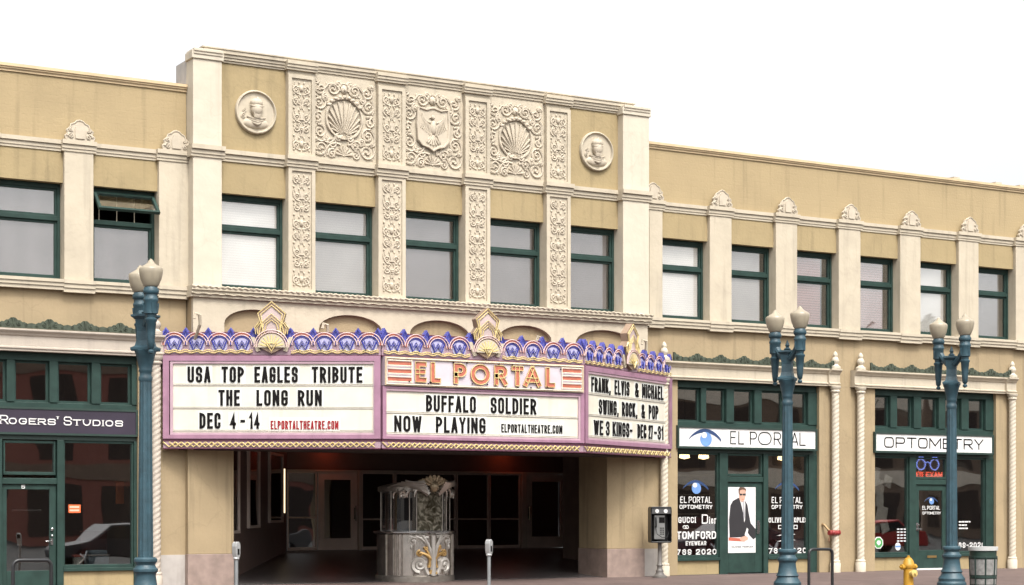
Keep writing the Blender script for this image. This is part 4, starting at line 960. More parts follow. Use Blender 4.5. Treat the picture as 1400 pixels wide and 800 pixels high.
for a in (232, 292, 300, 306, 421, 484, 512, 590, 625, 642, 680, 712, 742, 800, 848, 880, 948, 200):
    x = uc(a+rng.uniform(-3, 3)); z = rng.choice((4.06, 4.09, 4.47, 4.51)); ins.ell((x, -.155, z), (.018, .02, .018), 6, 5)
ins.xf(fC).build('tube_insulators', BLACK, nb)
# right face
Lr, fR = face(MP[2], MP[3])
def ur(px):
    px = px/3.636+770; u = (px-700)/2500; dx = cos(TH)*u+sin(TH); dyy = -sin(TH)*u+cos(TH)
    e = (MP[3]-MP[2]).normalized(); A = MP[2]
    # solve (0,-DP)+t(dx,dyy) = A+s e
    det = dx*(-e.y)+e.x*dyy; bx, by = A.x, A.y+DP
    return (dx*by-dyy*bx)/det
f3 = letter_board(Lr, fR, 3.055, 4.425, .14, Lr-.12, (3.09, 3.545, 4.0), mq)
bk_ = MB(); pl = MB()
for s, a, b, z0, z1 in (('FRANK,', 127, 222, 4.05, 4.365), ('ELVIS', 243, 316, 4.05, 4.365), ('&', 345, 362, 4.05, 4.365), ('MICHAEL', 380, 485, 4.05, 4.365), ('SWING,', 165, 262, 3.59, 3.905), ('ROCK,', 280, 355, 3.59, 3.905), ('&', 377, 393, 3.59, 3.905), ('POP', 413, 460, 3.59, 3.905), ('WE', 140, 185, 3.135, 3.45), ('3', 200, 217, 3.135, 3.45), ('KINGS-', 233, 330, 3.135, 3.45), ('DEC', 357, 400, 3.135, 3.45), ('27', 412, 433, 3.135, 3.45), ('-', 440, 452, 3.135, 3.45), ('31', 458, 485, 3.135, 3.45)):
    text(bk_, s, ur(a), ur(b), z0, z1, .05, -.058, .012, sp=.45, rad=.075); pl.box(ur(a)-.025, ur(b)+.025, -.057, -.05, z0-.02, z1+.02)
pl.xf(fR).build('letter_plates', BOARDW, f3); bk_.xf(fR).build('black_letters', BLACK, f3)
for (L_, fn) in ((Lf, fL), (Lc, fC), (Lr, fR)): crest_strip(L_, fn, mq); zig_strip(L_, fn, mq)
hk = MB()
for px, z in ((270, 5.18), (444, 5.12), (735, 5.1), (878, 5.15)):
    x = FX(px, -.6); hk.tube([(x, -.2, z-.5), (x, -.75, z), (x-.03, -.8, z+.18), (x-.12, -.8, z+.2), (x-.14, -.8, z+.1)], .035, 6)
hk.build('support_pipe', CREAM, mq)
cb = MB()
for a, b in ((12.9, 15.6), (21.2, 23.9), (16.6, 20.3)): 
    pass
# ------------------------------------------------------------------ shop signs
sg = thing('shop_sign', "long dark purple board lettered ROGERS' STUDIOS over the left shop door", 'sign', (9.6, .1, 3.0))
xs0, xs1 = FX(-180, .06), FX(186, .06)
MB().box(xs0, xs1, .045, .099, 3.01, 3.46).build('board', SIGNG, sg)
fb = MB(); frame_bars(fb, xs0-.03, xs1+.03, 2.97, 3.50, .03, .099, .04); fb.build('board_frame', GREEND, sg)
mb = MB()
for s, a, b, z1 in (('R', 0, 11, 3.335), ('OGERS', 11.8, 76, 3.285), ("'", 78, 79.5, 3.335), ('S', 87, 98, 3.335), ('TUDIOS', 99.5, 168, 3.285)):
    text(mb, s, FX(a, .04), FX(b, .04), 3.165, z1, .021, .044, .012, sp=.28, serif=.02, rad=.2)
mb.build('lettering', WHITE, sg)
es = thing('shop_sign', 'white light box sign with a blue eye and thin EL PORTAL letters', 'sign', (FX(1020), 0, 3.0))
a, b = FX(928, -.04), FX(1114.5, -.04)
cas = MB(); frame_bars(cas, a-.05, b+.05, 2.965, 3.50, -.07, .098, .05); cas.build('case', GREEND, es)
MB().box(a, b, -.045, .098, 3.015, 3.45).build('face_panel', WHITE, es)
mb = MB(); text(mb, 'EL', FX(998.5, -.05), FX(1017, -.05), 3.085, 3.395, .026, -.046, .004, rad=.16); text(mb, 'P', FX(1025.5, -.05), FX(1035, -.05), 3.085, 3.395, .026, -.046, .004, rad=.16); text(mb, 'O', FX(1036.5, -.05), FX(1055, -.05), 3.085, 3.395, .026, -.046, .004, rad=.2); text(mb, 'RTAL', FX(1058, -.05), FX(1101.5, -.05), 3.085, 3.395, .026, -.046, .004, rad=.12, sp=.2)
mb.build('lettering', BLACK, es); el = MB(); eye_logo(el, FX(964, -.05), 3.19, .47, -.046); el.build('eye_emblem', [BLUEEYE, NAVY, WHITE], es)
MB().box(FX(1023)-.004, FX(1023)+.004, -.0465, -.045, 3.015, 3.45).build('panel_seam', RAIL, es)
os_ = thing('shop_sign', 'white light box sign with thin OPTOMETRY letters over the far right shop', 'sign', (FX(1276), 0, 3.0))
a, b = FX(1197, -.04), FX(1356, -.04)
cas = MB(); frame_bars(cas, a-.05, b+.05, 2.955, 3.48, -.07, .098, .05); cas.build('case', GREEND, os_)
MB().box(a, b, -.045, .098, 3.005, 3.43).build('face_panel', WHITE, os_)
mb = MB(); text(mb, 'OPTOMETRY', FX(1209, -.05), FX(1344.5, -.05), 3.085, 3.355, .032, -.046, .004, rad=.07, sp=.22); mb.build('lettering', BLACK, os_)
# neon sign in the transom over the far door
ns = thing('neon_sign', 'blue neon spectacles over red neon EYE EXAM letters in the transom glass', 'neon sign', (FX(1272), .3, 2.4))
NB = pm('lit_blue_neon', (.25, .35, 1.), .4, var=0, emit=1.3); NR = pm('lit_red_neon', (1., .12, .06), .4, var=0, emit=1.5)
yn = .26; gz = 2.69; mb = MB(); cxs = [FX(1259.5, yn), FX(1278, yn)]
for c in cxs: mb.tube([(c+.145*cos(q), yn, gz+.135*sin(q)) for q in [2*PI*i/20 for i in range(20)]], .016, 6, True)
mb.tube([(cxs[0]+.145, yn, gz+.03), ((cxs[0]+cxs[1])/2, yn, gz+.07), (cxs[1]-.145, yn, gz+.03)], .014, 6)
mb.tube([(cxs[0]-.1, yn, gz+.1), (cxs[0]-.06, yn, gz+.2), (cxs[0]+.08, yn, gz+.2)], .014, 6); mb.tube([(cxs[1]+.1, yn, gz+.1), (cxs[1]+.06, yn, gz+.2), (cxs[1]-.08, yn, gz+.2)], .014, 6)
mb.build('spectacles', NB, ns)
mb = MB(); text(mb, 'EYE', FX(1253, yn), FX(1263, yn), 2.36, 2.50, .022, yn, .012); text(mb, 'EXAM', FX(1266.5, yn), FX(1288.5, yn), 2.36, 2.50, .022, yn, .012, sp=.3); mb.build('lettering', NR, ns)
MB().box(FX(1252.5, .29), FX(1289, .29), yn+.015, yn+.03, 2.36, 2.86).build('backing', DARK, ns)
# poster on the optometry door (flat printed picture)
po = MB(); yp = .134; xa, xb = FX(995.5, yp), FX(1033, yp); wv = xb-xa
po.box(xa, xb, yp, yp+.004, .50, 2.07)
q = lambda u, v: (xa+wv*u, .50+1.57*v)
def pp(slot, pts, k): po.cm = slot; po.prism([q(u, v) for u, v in pts], yp-.0015*k, yp)
pp(5, [(.0, .19), (1, .19), (1, 1), (0, 1)], .6)
pp(4, [(.02, .185), (.6, .17), (.62, .215), (.02, .235)], 1)
pp(1, [(.05, .28), (.03, .5), (.08, .72), (.17, .79), (.36, .835), (.5, .84), (.62, .79), (.7, .73), (.74, .62), (.82, .45), (1, .36), (1, .23), (.92, .2), (.78, .26), (.72, .3), (.62, .24), (.3, .235), (.05, .235)], 2)
pp(0, [(.4, .835), (.5, .76), (.6, .82), (.62, .74), (.61, .5), (.58, .46), (.55, .6), (.47, .74)], 3)
pp(0, [(.62, .24), (.70, .28), (.73, .36), (.68, .38), (.60, .28)], 3)
pp(2, [(.45, .235), (.42, .2), (.5, .175), (.62, .18), (.72, .2), (.72, .235), (.62, .26)], 3)
pp(6, [(.545, .79), (.58, .79), (.6, .55), (.57, .48), (.545, .56)], 4)
pp(2, [(.41, .81), (.39, .87), (.4, .95), (.45, .985), (.56, .985), (.63, .95), (.64, .88), (.6, .81), (.53, .775), (.46, .785)], 3.4)
pp(3, [(.38, .9), (.37, .97), (.43, 1.0), (.56, .998), (.65, .975), (.65, .93), (.62, .955), (.52, .965), (.42, .95), (.405, .9)], 4.4)
pp(1, [(.4, .905), (.5, .9), (.5, .875), (.42, .873)], 4.6); pp(1, [(.52, .9), (.635, .905), (.63, .872), (.53, .875)], 4.6); pp(1, [(.49, .897), (.53, .897), (.53, .89), (.49, .89)], 4.7)
pp(4, [(.48, .82), (.57, .82), (.55, .811), (.5, .811)], 4.6)
po.cm = 1
tb = MB(); text(tb, 'OLIVER', xa+wv*.12, xa+wv*.46, .625, .665, .010, yp-.001, .002, serif=.006); text(tb, 'PEOPLES', xa+wv*.52, xa+wv*.9, .625, .665, .010, yp-.001, .002, serif=.006)
pst = po.build('poster', [WHITE, pm('poster_black', (.02, .018, .02), .5), pm('poster_skin', (.5, .3, .22), .5), pm('poster_hair', (.1, .05, .03), .5), pm('poster_red', (.42, .1, .06), .5), pm('poster_grey', (.62, .60, .60), .4, var=.04), pm('poster_tie', (.25, .24, .26), .5)])
tag(pst, 'tall white poster of a man in a dark suit and glasses on the shop door', 'poster'); tb.build('poster_lettering', MATS['poster_grey'] and pm('poster_text', (.2, .2, .2)), pst)

# ------------------------------------------------------------------ ticket booth
TBX, TBY = FX(567, .35), .35
bo = thing('ticket_booth', 'round silver ticket booth with scrolled ornament standing in the theatre entrance', 'ticket booth', (TBX, TBY, 0))
def wrap(Rr): return lambda x, y, z: (TBX+(Rr-y)*sin(x/Rr), TBY-(Rr-y)*cos(x/Rr), z)
m = MB(); m.lathe([(.86, -.05), (.86, .11), (.845, .13)], TBX, TBY, 48); m.build('plinth', STEELD, bo, smooth=30)
m = MB(); m.lathe([(.82, .13), (.82, 1.0)], TBX, TBY, 64); bs = m.build('base_drum', STEEL, bo, smooth=30)
m = MB()
for a in (-1.05, -.93, -.81, -.50, .50, .81, .93, 1.05, -1.3, 1.3): m.tube([(a*.82, -.005, .13), (a*.82, -.005, 1.0)], .022, 8)
m.xf(wrap(.82)).build('flute', STEELD, bs, smooth=50)
m = MB(); m.lathe([(.80, 1.0), (.86, 1.01), (.90, 1.04), (.90, 1.065), (.86, 1.08), (.3, 1.085)], TBX, TBY, 64); m.build('counter', CHROME, bo, smooth=30)
g = MB(); sgd = MB(); gold = MB()
for mm in (1, -1):
    scroll(sgd, mm*.29, .36, .16, -.0, 1.7, mm, -PI/2, .052, 22)
    arc(sgd, (mm*.1, .15), (mm*.17, .45), -.12*mm, 0, .05, .04); 
    arc(gold, (mm*.06, .16), (mm*.26, .62), .3*mm, -.02, .045, .03); scroll(gold, mm*.28, .60, .07, -.02, 1.2, -mm, PI/2, .028, 14); arc(gold, (mm*.09, .3), (mm*.2, .74), .16*mm, -.02, .03, .02); scroll(gold, mm*.16, .72, .05, -.02, 1.1, mm, 1, .022, 10)
    arc(sgd, (mm*.03, .14), (mm*.22, .98), .10*mm, -.02, .05, .03); arc(sgd, (mm*.03, .5), (mm*.36, .97), .16*mm, -.02, .03, .02)
    scroll(sgd, mm*.42, .86, .09, 0, 1.2, -mm, PI/2, .03, 14); arc(sgd, (mm*.1, .95), (mm*.5, .97), .08, 0, .03, .02); sgd.ell((mm*.46, -.02, .74), (.03, .03, .06))
sgd.tube([(0, -.03, .13), (0, -.06, .6), (0, -.04, .98)], [.06, .04, .05], 8)
sgd.xf(wrap(.82)).build('scroll_ornament', pm('ornament_silver', (.42, .39, .35), .45, metal=.25, var=.15), bs, smooth=60); gold.xf(wrap(.82)).build('gilded_leaf', GOLD, bs, smooth=60)
m = MB()
for a in (-1.75, -1.2, -.62, -.42, .42, .62, 1.2, 1.75, 2.6, -2.6): m.tube([(TBX+.76*sin(a), TBY-.76*cos(a), 1.08), (TBX+.76*sin(a), TBY-.76*cos(a), 1.98)], 0.014, 8)
m.build('cabin_post', STEELD, bo, smooth=50)
m = MB(); m.lathe([(.752, 1.085), (.752, 1.93)], TBX, TBY, 48); m.f = m.f[:-2]; m.m = m.m[:-2]; m.build('cabin_glass', GLASSL, bo, smooth=30)
ms_ = MB(); k = 16
ms_.add([(TBX+.765*sin(-.4+.8*i/k), TBY-.765*cos(-.4+.8*i/k), z) for z in (1.09, 1.92) for i in range(k+1)], [(i, i+1, k+2+i, k+1+i) for i in range(k)])
def marbled():
    mt, t, b = newmat('marbled_panel'); N = t.nodes; L = t.links; b.inputs['Roughness'].default_value = .12
    tc = N.new('ShaderNodeTexCoord'); n = N.new('ShaderNodeTexNoise'); n.inputs['Scale'].default_value = 5; n.inputs['Detail'].default_value = 8; n.inputs['Distortion'].default_value = 2.2
    cr = N.new('ShaderNodeValToRGB'); cr.color_ramp.elements[0].position = .35; cr.color_ramp.elements[0].color = (.025, .022, .012, 1); cr.color_ramp.elements[1].position = .68; cr.color_ramp.elements[1].color = (.24, .22, .17, 1); cr.color_ramp.elements.new(.5).color = (.07, .063, .045, 1)
    L.new(tc.outputs['Object'], n.inputs['Vector']); L.new(n.outputs['Fac'], cr.inputs[0]); L.new(cr.outputs[0], b.inputs['Base Color']); return mt
ms_.build('marbled_panel', marbled(), bo, smooth=30)
m = MB(); m.box(-.92*.77, -.48*.77, .0, .02, 1.12, 1.9); m.xf(wrap(.80)); m.v = [(TBX+(x-TBX)*.92, TBY+(y-TBY)*.92, z) for x, y, z in m.v]; m.build('ticket_window_panel', pm('panel_brown', (.16, .13, .10), .4), bo)
m = MB(); m.box(-.82*.77, -.58*.77, .0, .02, 1.30, 1.78); m.xf(wrap(.82)); m.v = [(TBX+(x-TBX)*.935, TBY+(y-TBY)*.935, z) for x, y, z in m.v]; m.build('ticket_opening', BLACK, bo)
m = MB(); m.lathe([(.72, 1.90), (.80, 1.93), (.80, 2.02), (.70, 2.06), (.4, 2.12), (.02, 2.14)], TBX, TBY, 48); cp = m.build('canopy', STEELD, bo, smooth=30)
f = MB(); fg = MB()
for mm in (1, -1):
    for k in range(6):
        arc(f, (mm*(.10+.02*k), 1.86+.05*k), (mm*(.95-.08*k), 2.0+.03*k), (.16-.05*k)*-mm*-1*.9, -.05-.012*k, .055, .02, 10)
    for k in range(4): arc(f, (mm*(.25+.17*k), 2.0-.02*k), (mm*(.38+.15*k), 1.80-.01*k), .2*mm, -.03, .035, .012, 8)
    scroll(f, mm*.62, 1.84, .07, -.03, 1.2, mm, PI/2, .03, 12)
    for k in range(4): arc(fg, (0, 1.92+.03*k), (mm*(.10+.07*k), 2.26-.04*k), .2*mm, -.10, .04, .018, 8)
fg.ell((0, -.11, 2.02), (.09, .08, .12)); fan(fg, 0, 2.0, .26, -.10, R(30), R(150), 7, .035)
f.xf(wrap(.80)).build('plume_ornament', pm('plume_silver', (.5, .46, .41), .3, metal=.85, var=.25), cp, smooth=60); fg.xf(wrap(.80)).build('gilded_crest', pm('dull_gilt', (.30, .235, .15), .4, metal=.5, var=.3, scale=12), cp, smooth=60)

# ------------------------------------------------------------------ street furniture (kerb line about 6.5 m in front of the fronts)
YK = -6.5; ZK = -.115
def lamp():
    t = thing('street_lamp', 'x', 'street lamp', (0, 0, 0), 'blue twin globe street lamps along the kerb')
    p = MB()
    p.lathe([(.30, 0), (.30, .12), (.27, .16), (.275, .22), (.22, .30), (.205, .34), (.225, .37), (.19, .43), (.165, .62), (.175, .66), (.20, .69), (.20, .73), (.17, .76), (.155, .80), (.165, .83), (.19, .86), (.19, .90), (.16, .93)], 0, 0, 16)
    b = p.build('lamp_base', BLUE, t, smooth=35, bevel=0)
    p = MB(); p.lathe([(.118, .92), (.096, 3.95)], 0, 0, 48, flute=.05, nf=12)
    p.lathe([(.105, 3.93), (.11, 3.96), (.11, 4.0), (.098, 4.02), (.098, 4.08), (.11, 4.10), (.105, 4.13), (.115, 4.2), (.155, 4.38), (.18, 4.45), (.15, 4.47)], 0, 0, 20)
    p.build('pole', BLUE, t, smooth=40)
    h = MB(); h.lathe([(.21, 4.44), (.225, 4.47), (.225, 4.50), (.16, 4.53), (.135, 4.62), (.125, 4.78), (.155, 4.98), (.22, 5.03), (.22, 5.06), (.10, 5.08)], 0, 0, 4, sx=1.1, sy=1.0)
    h.lathe([(.05, 5.07), (.07, 5.10), (.03, 5.14), (.045, 5.18), (.03, 5.22), (.006, 5.29)], 0, 0, 10)
    hd_ = h.build('crosshead', BLUE, t)
    for m in (1, -1):
        y = .41*m; a = MB()
        a.tube([(0, .09*m, 4.90), (0, .18*m, 4.96), (0, .27*m, 5.05), (0, .34*m, 5.13)], [.075, .065, .06, .07], 8)
        a.lathe([(.012, 4.36), (.045, 4.38), (.05, 4.41), (.025, 4.44), (.05, 4.47), (.06, 4.56), (.07, 4.70), (.085, 4.90), (.10, 4.92), (.10, 4.95), (.075, 4.97), (.08, 5.02), (.11, 5.04), (.11, 5.24), (.12, 5.26), (.12, 5.29), (.105, 5.31), (.105, 5.36), (.125, 5.38), (.13, 5.43), (.11, 5.47), (.10, 5.50)], 0, y, 14)
        for q in range(4):
            ang = q*PI/2; a.tube([(.10*cos(ang), y+.10*sin(ang), 5.06), (.115*cos(ang), y+.115*sin(ang), 5.22)], .018, 5)
        ar = a.build('lamp_arm', BLUE, t, smooth=40)
        g = MB(); g.lathe([(.10, 5.48), (.125, 5.52), (.165, 5.62), (.185, 5.72), (.19, 5.78), (.18, 5.81), (.10, 5.86), (.06, 5.89), (.04, 5.93), (.005, 5.965)], 0, y, 24); g.build('globe', GLOBE, ar, smooth=60)
    return t
L0 = lamp()
LZ = -.115
for i, (px, lab, sc, rt) in enumerate(((199, 'blue twin globe street lamp in front of the left shop beside the purple board', .945, 7), (1076.5, 'blue twin globe street lamp in front of the EL PORTAL light box', .943, 2.5), (1301, 'blue twin globe street lamp in front of the OPTOMETRY sign, beside the hydrant', .957, 2.5))):
    o = L0 if i == 0 else copy_tree(L0); o['label'] = lab; o.location = (FX(px, YK), YK, LZ); o.rotation_euler = (0, 0, R(-rt)); o.scale = (1, 1, sc)
def rack():
    m = MB(); w, h, r = .30, .86, .1
    pts = [(-w, 0, -.02), (-w, 0, h-r)]+[(-w+r-r*cos(q), 0, h-r+r*sin(q)) for q in [PI/2*i/6 for i in range(1, 7)]]+[(w-r+r*sin(q), 0, h-r+r*cos(q)) for q in [PI/2*i/6 for i in range(1, 7)]]+[(w, 0, -.02)]
    m.tube(pts, .03, 10)
    for s in (1, -1): m.lathe([(.07, 0), (.07, .012), (.035, .02)], s*w, 0, 12)
    return m.build('bike_rack', BLKP, smooth=40)
b0 = rack(); tag(b0, 'black tubular bike rack standing before the left shop door', 'bike rack', 'black hoop bike racks'); b0.location = (FX(44, YK), YK, ZK)
b1 = b0.copy(); C.objects.link(b1); b1['label'] = 'black tubular bike rack between the street lamp and the red pipe valve'; b1.location = (FX(1122, YK), YK, ZK)
def meter():
    t = thing('parking_meter', 'x', 'parking meter', (0, 0, 0), 'grey parking meters at the kerb')
    m = MB(); m.tube([(0, 0, -.02), (0, 0, .83)], .033, 10); m.lathe([(.06, 0), (.06, .015), (.04, .03)], 0, 0, 12); m.build('post', pm('meter_grey', (.28, .29, .29), .4, metal=.5), t, smooth=40)
    m = MB(); m.lathe([(.05, .82), (.055, .84), (.045, .87)], 0, 0, 12); m.prism([(-.04, .86), (-.05, .92), (-.055, 1.04), (-.045, 1.09), (-.02, 1.115), (.02, 1.115), (.045, 1.09), (.055, 1.04), (.05, .92), (.04, .86)], -.05, .05)
    hd = m.build('meter_head', pm('meter_silver', (.42, .42, .41), .35, metal=.5), t, bevel=.01)
    m = MB(); m.box(-.035, .035, .051, .057, .99, 1.08); m.box(-.02, .02, -.057, -.051, .90, 1.0); m.build('display', BLACK, hd)
    return t
m0 = meter()
for i, (px, lab) in enumerate(((323, 'grey parking meter in front of the left entrance pier'), (668.5, 'grey parking meter in front of the dark lobby, right of the ticket booth'))):
    o = m0 if i == 0 else copy_tree(m0); o['label'] = lab; o.location = (FX(px, YK), YK, ZK+.0); o.rotation_euler = (0, 0, R(25))
# hydrant
hy = thing('fire_hydrant', 'yellow fire hydrant by the kerb in front of the OPTOMETRY shop', 'fire hydrant', (FX(1242, YK), YK, ZK))
bx_, by_ = hy.location.x, YK
m = MB(); m.lathe([(.16, 0), (.16, .04), (.105, .06), (.10, .44), (.125, .46), (.125, .49)], bx_, by_, 18, ZK); m.build('barrel', YEL, hy, smooth=40)
m = MB(); m.lathe([(.13, .49), (.13, .515), (.115, .54), (.10, .60), (.06, .65), (.03, .665), (.03, .70), (.005, .705)], bx_, by_, 18, ZK); m.build('bonnet', YEL, hy, smooth=40)
for dx, dyy, r in ((0, -1, .062), (-1, 0, .05), (1, 0, .05)):
    m = MB(); n0 = .0; rr = r if dyy else r*.9
    prof = [(rr, .08), (rr, .14), (rr*1.25, .145), (rr*1.25, .19), (rr*.5, .2), (rr*.45, .235)]
    m.lathe(prof, 0, 0, 14); zc = ZK+(.34 if dyy else .47)
    if dyy: m.xf(lambda x, y, z: (bx_+x, by_-z, zc+y))
    else: m.xf(lambda x, y, z, dx=dx: (bx_+dx*z, by_+x, zc+y))
    m.build('outlet_cap', pm('cap_pale_yellow', (.5, .36, .12), .5) if dyy else YEL, hy, smooth=40)
# trash can
tc_ = thing('trash_can', 'green litter bin with silver slats and white rim beside the right street lamp', 'trash can', (FX(1344, YK), YK, ZK))
cx_, cy_ = tc_.location.x, YK
m = MB(); m.lathe([(.25, .02), (.285, .80)], cx_, cy_, 28, ZK); m.build('bin_body', CANG, tc_, smooth=30)
m = MB()
for z, r in ((.0, .262), (.2, .27), (.62, .288)): m.lathe([(r, z), (r+.012, z+.005), (r+.012, z+.045), (r, z+.05)], cx_, cy_, 28, ZK)
for k in range(8):
    a = 2*PI*k/8+.2; m.tube([(cx_+.262*cos(a), cy_+.262*sin(a), ZK+.02), (cx_+.29*cos(a), cy_+.29*sin(a), ZK+.66)], .016, 5)
m.build('bin_strap', GREEND, tc_, smooth=40)
m = MB()
for k in range(8):
    for z0, z1 in ((.07, .19), (.27, .60)):
        a0 = 2*PI*k/8+.26; n = 5
        vs = [(cx_+(.2535+.038*z+.008)*cos(a0+.66*i/n), cy_+(.2535+.038*z+.008)*sin(a0+.66*i/n), ZK+z) for z in (z0, z1) for i in range(n+1)]
        m.add(vs, [(i, i+1, n+2+i, n+1+i) for i in range(n)])
m.build('bin_panel', pm('mesh_silver', (.20, .195, .185), .5, var=.3, scale=14), tc_)
m = MB(); m.lathe([(.295, .78), (.31, .785), (.312, .86), (.30, .865), (.28, .86), (.28, .80)], cx_, cy_, 28, ZK); m.build('bin_rim', pm('rim_white', (.40, .40, .385), .5, var=.12), tc_, smooth=40)
# payphone
ph = thing('payphone', 'black payphone on a grey pedestal beside the right entrance pier', 'payphone', (FX(902, -.7), -.7, 0))
px_, py_ = ph.location.x, -.7; sgn = Matrix.Rotation(R(-22), 4, 'Z')
def pr_(x, y, z):
    v = sgn @ Vector((x, y, z)); return (px_+v.x, py_+v.y, z-.02)
m = MB(); m.lathe([(.17, 0), (.17, .04), (.12, .07), (.085, .12), (.09, .17), (.065, .20), (.06, .26), (.075, .29), (.05, .33), (.045, .80), (.07, .84)], 0, 0, 14); m.xf(pr_).build('pedestal', pm('cast_grey', (.11, .10, .09), .5, var=.2), ph, smooth=40)
m = MB(); m.box(-.24, -.225, -.17, .17, .82, 1.60); m.box(.225, .24, -.17, .17, .82, 1.60); m.box(-.225, .225, -.17, .17, 1.58, 1.62); m.box(-.225, .225, -.17, .17, .80, .83); m.box(-.225, .225, .14, .17, .83, 1.58); hs_ = m.xf(pr_).build('hood', BLKP, ph, bevel=.008)
m = MB(); m.box(-.215, .215, -.168, -.1, 1.46, 1.575); hp = m.xf(pr_).build('header_panel', pm('pay_header', (.06, .06, .06), .4), hs_)
m = MB()
for c in (-.10, .10):
    m.prism([(c+.045*cos(q), 1.52+.045*sin(q)) for q in [2*PI*i/14 for i in range(14)]], -.172, -.168)
m.xf(pr_).build('header_emblem', WHITE, hp)
m = MB(); m.box(-.15, .10, -.10, .139, .88, 1.43); pb = m.xf(pr_).build('phone_body', pm('phone_steel', (.3, .3, .29), .35, metal=.7, var=.2), ph, bevel=.01)
m = MB(); 
for r_ in range(4):
    for c in range(3): m.box(-.02+.035*c, .0+.035*c, -.112, -.10, 1.12-.045*r_, 1.145-.045*r_)
m.box(-.04, .09, -.106, -.1, 1.25, 1.38); m.xf(pr_).build('keypad', BLACK, pb)
m = MB(); m.tube([(-.12, -.13, 1.16), (-.12, -.165, 1.2), (-.12, -.165, 1.34), (-.12, -.13, 1.38)], [.028, .02, .02, .028], 8); m.tube([(-.12, -.14, 1.15), (-.10, -.17, 1.0), (.02, -.17, .92), (.14, -.15, .93), (.18, -.1, 1.05)], .009, 6); m.xf(pr_).build('handset', BLKP, ph, smooth=50)
# red wall valve
sv = thing('fire_standpipe', 'red fire department pipe valve on the khaki wall beside a twisted column', 'standpipe', (FX(1134, -.1), 0, .9))
sx_, sz_ = FX(1135, -.15), .97
m = MB(); m.tube([(sx_-.12, .01, sz_+.20), (sx_-.12, -.08, sz_+.18), (sx_-.06, -.14, sz_+.08), (sx_, -.18, sz_)], [.035, .03, .03, .032], 8); m.build('pipe', pm('brass_pipe', (.3, .2, .1), .45, metal=.5), sv, smooth=50)
m = MB(); m.tube([(sx_-.08, -.20, sz_), (sx_+.02, -.20, sz_-.01), (sx_+.2, -.22, sz_)], [.06, .07, .055], 12); m.ell((sx_+.02, -.24, sz_), (.06, .06, .06)); m.build('valve_body', REDP, sv, smooth=50)
m = MB(); m.lathe([(.05, 0), (.065, .01), (.065, .03), (.025, .05)], 0, 0, 12); m.xf(lambda x, y, z: (sx_+.2+z, -.22+x, sz_+y)); m.build('valve_cap', REDP, sv, smooth=50)
m = MB(); m.tube([(sx_-.05, -.2, sz_-.08), (sx_-.08, -.19, sz_-.2), (sx_-.03, -.16, sz_-.24)], .012, 5); m.build('chain', pm('rust', (.2, .09, .05), .7), sv)
# ------------------------------------------------------------------ things in the shop windows
m = MB(); xa, xb = FX(120, .45), FX(148, .45); m.box(xa, xb, .4, .72, .36, .62); ck = thing('cooler_box', 'blue grey picnic cooler with a pale rim inside the left shop window', 'cooler', ((xa+xb)/2, .5, .36)); m.build('cooler_body', pm('cooler_blue', (.12, .16, .2), .5), ck, bevel=.02)
m = MB(); m.box(xa-.015, xb+.015, .385, .735, .62, .645); m.build('cooler_rim', pm('cooler_rim', (.45, .42, .42), .5), ck, bevel=.01); m = MB(); m.box(xa+.02, xb-.02, .41, .71, .645, .73); m.build('cooler_lid', MATS['cooler_blue'], ck, bevel=.03)
bxp = FX(106, .5); bt = thing('plastic_tub', 'white plastic tub with a lid beside the cooler in the left shop window', 'tub', (bxp, .5, .36))
m = MB(); m.lathe([(.09, .36), (.10, .60)], bxp, .5, 16); m.build('tub_body', WHITE, bt, smooth=40); m = MB(); m.lathe([(.115, .60), (.115, .64), (.1, .65)], bxp, .5, 16); m.build('lid', pm('lid_red', (.4, .12, .1), .5), bt, smooth=40)
m = MB(); m.box(xa-.06, xb+.5, .36, .9, .28, .36); 
m = MB(); m.box(x0, x0, .3, .3, 0, 0)
dk = MB(); dk.box(FX(87, .3), FX(183, .3), .28, 1.2, .03, .36); dk.build('display_shelf', WOOD, lwg)
cdx = FX(93, .2); cm_ = MB(); cm_.box(cdx, cdx+.24, .165, .17, 1.47, 1.63); cm_.cm = 1
for k in range(2): cm_.box(cdx+.02, cdx+.21, .162, .165, 1.50+.065*k, 1.535+.065*k)
tag(cm_.build('shop_notice', [pm('notice_orange', (.62, .12, .03), .5), pm('notice_pale', (.6, .4, .3), .5)]), 'orange notice card hung inside the left shop window', 'notice')
m = MB(); xq = FX(180-15, .6); m.box(xq, xq+.28, .9, .93, 1.65, 2.1); tag(m.build('orange_panel', pm('orange_board', (.40, .11, .03), .6)), 'plain orange board standing upright in the left shop window', 'board')
# pale paper cards hung in the optometry window
rng = random.Random(4)
for k, (cx, cz) in enumerate(((1198, 2.45), (1202, 2.10), (1203, 1.76), (1206, 1.42), (1214, 2.25), (1196, 1.15), (1210, 1.10))):
    a = rng.uniform(-.4, .4); y = .25+.05*(k % 3); x = FX(cx, y); s = .13+.05*(k % 2)
    pts = [(x+s*(u*cos(a)-v*sin(a)), cz+s*1.2*(u*sin(a)+v*cos(a))) for u, v in ((-1, -1), (1, -.9), (.95, 1), (-.9, .9))]
    m = MB(); m.prism(pts, y, y+.012); o = m.build('display_card', pm('card_white', (.8, .78, .74), .5) if 'card_white' not in MATS else MATS['card_white'])
    tag(o, ['topmost pale card hung in the OPTOMETRY shop window', 'tilted pale card second from the top in the OPTOMETRY window', 'pale card halfway down the OPTOMETRY window by its left edge', 'pale card above the dark shelf in the OPTOMETRY window', 'pale card hanging furthest right in the OPTOMETRY window', 'small pale card low at the left edge of the OPTOMETRY window', 'pale card low down beside the mirror stand in the OPTOMETRY window'][k], 'display card', 'pale cards hung in the optometry window')
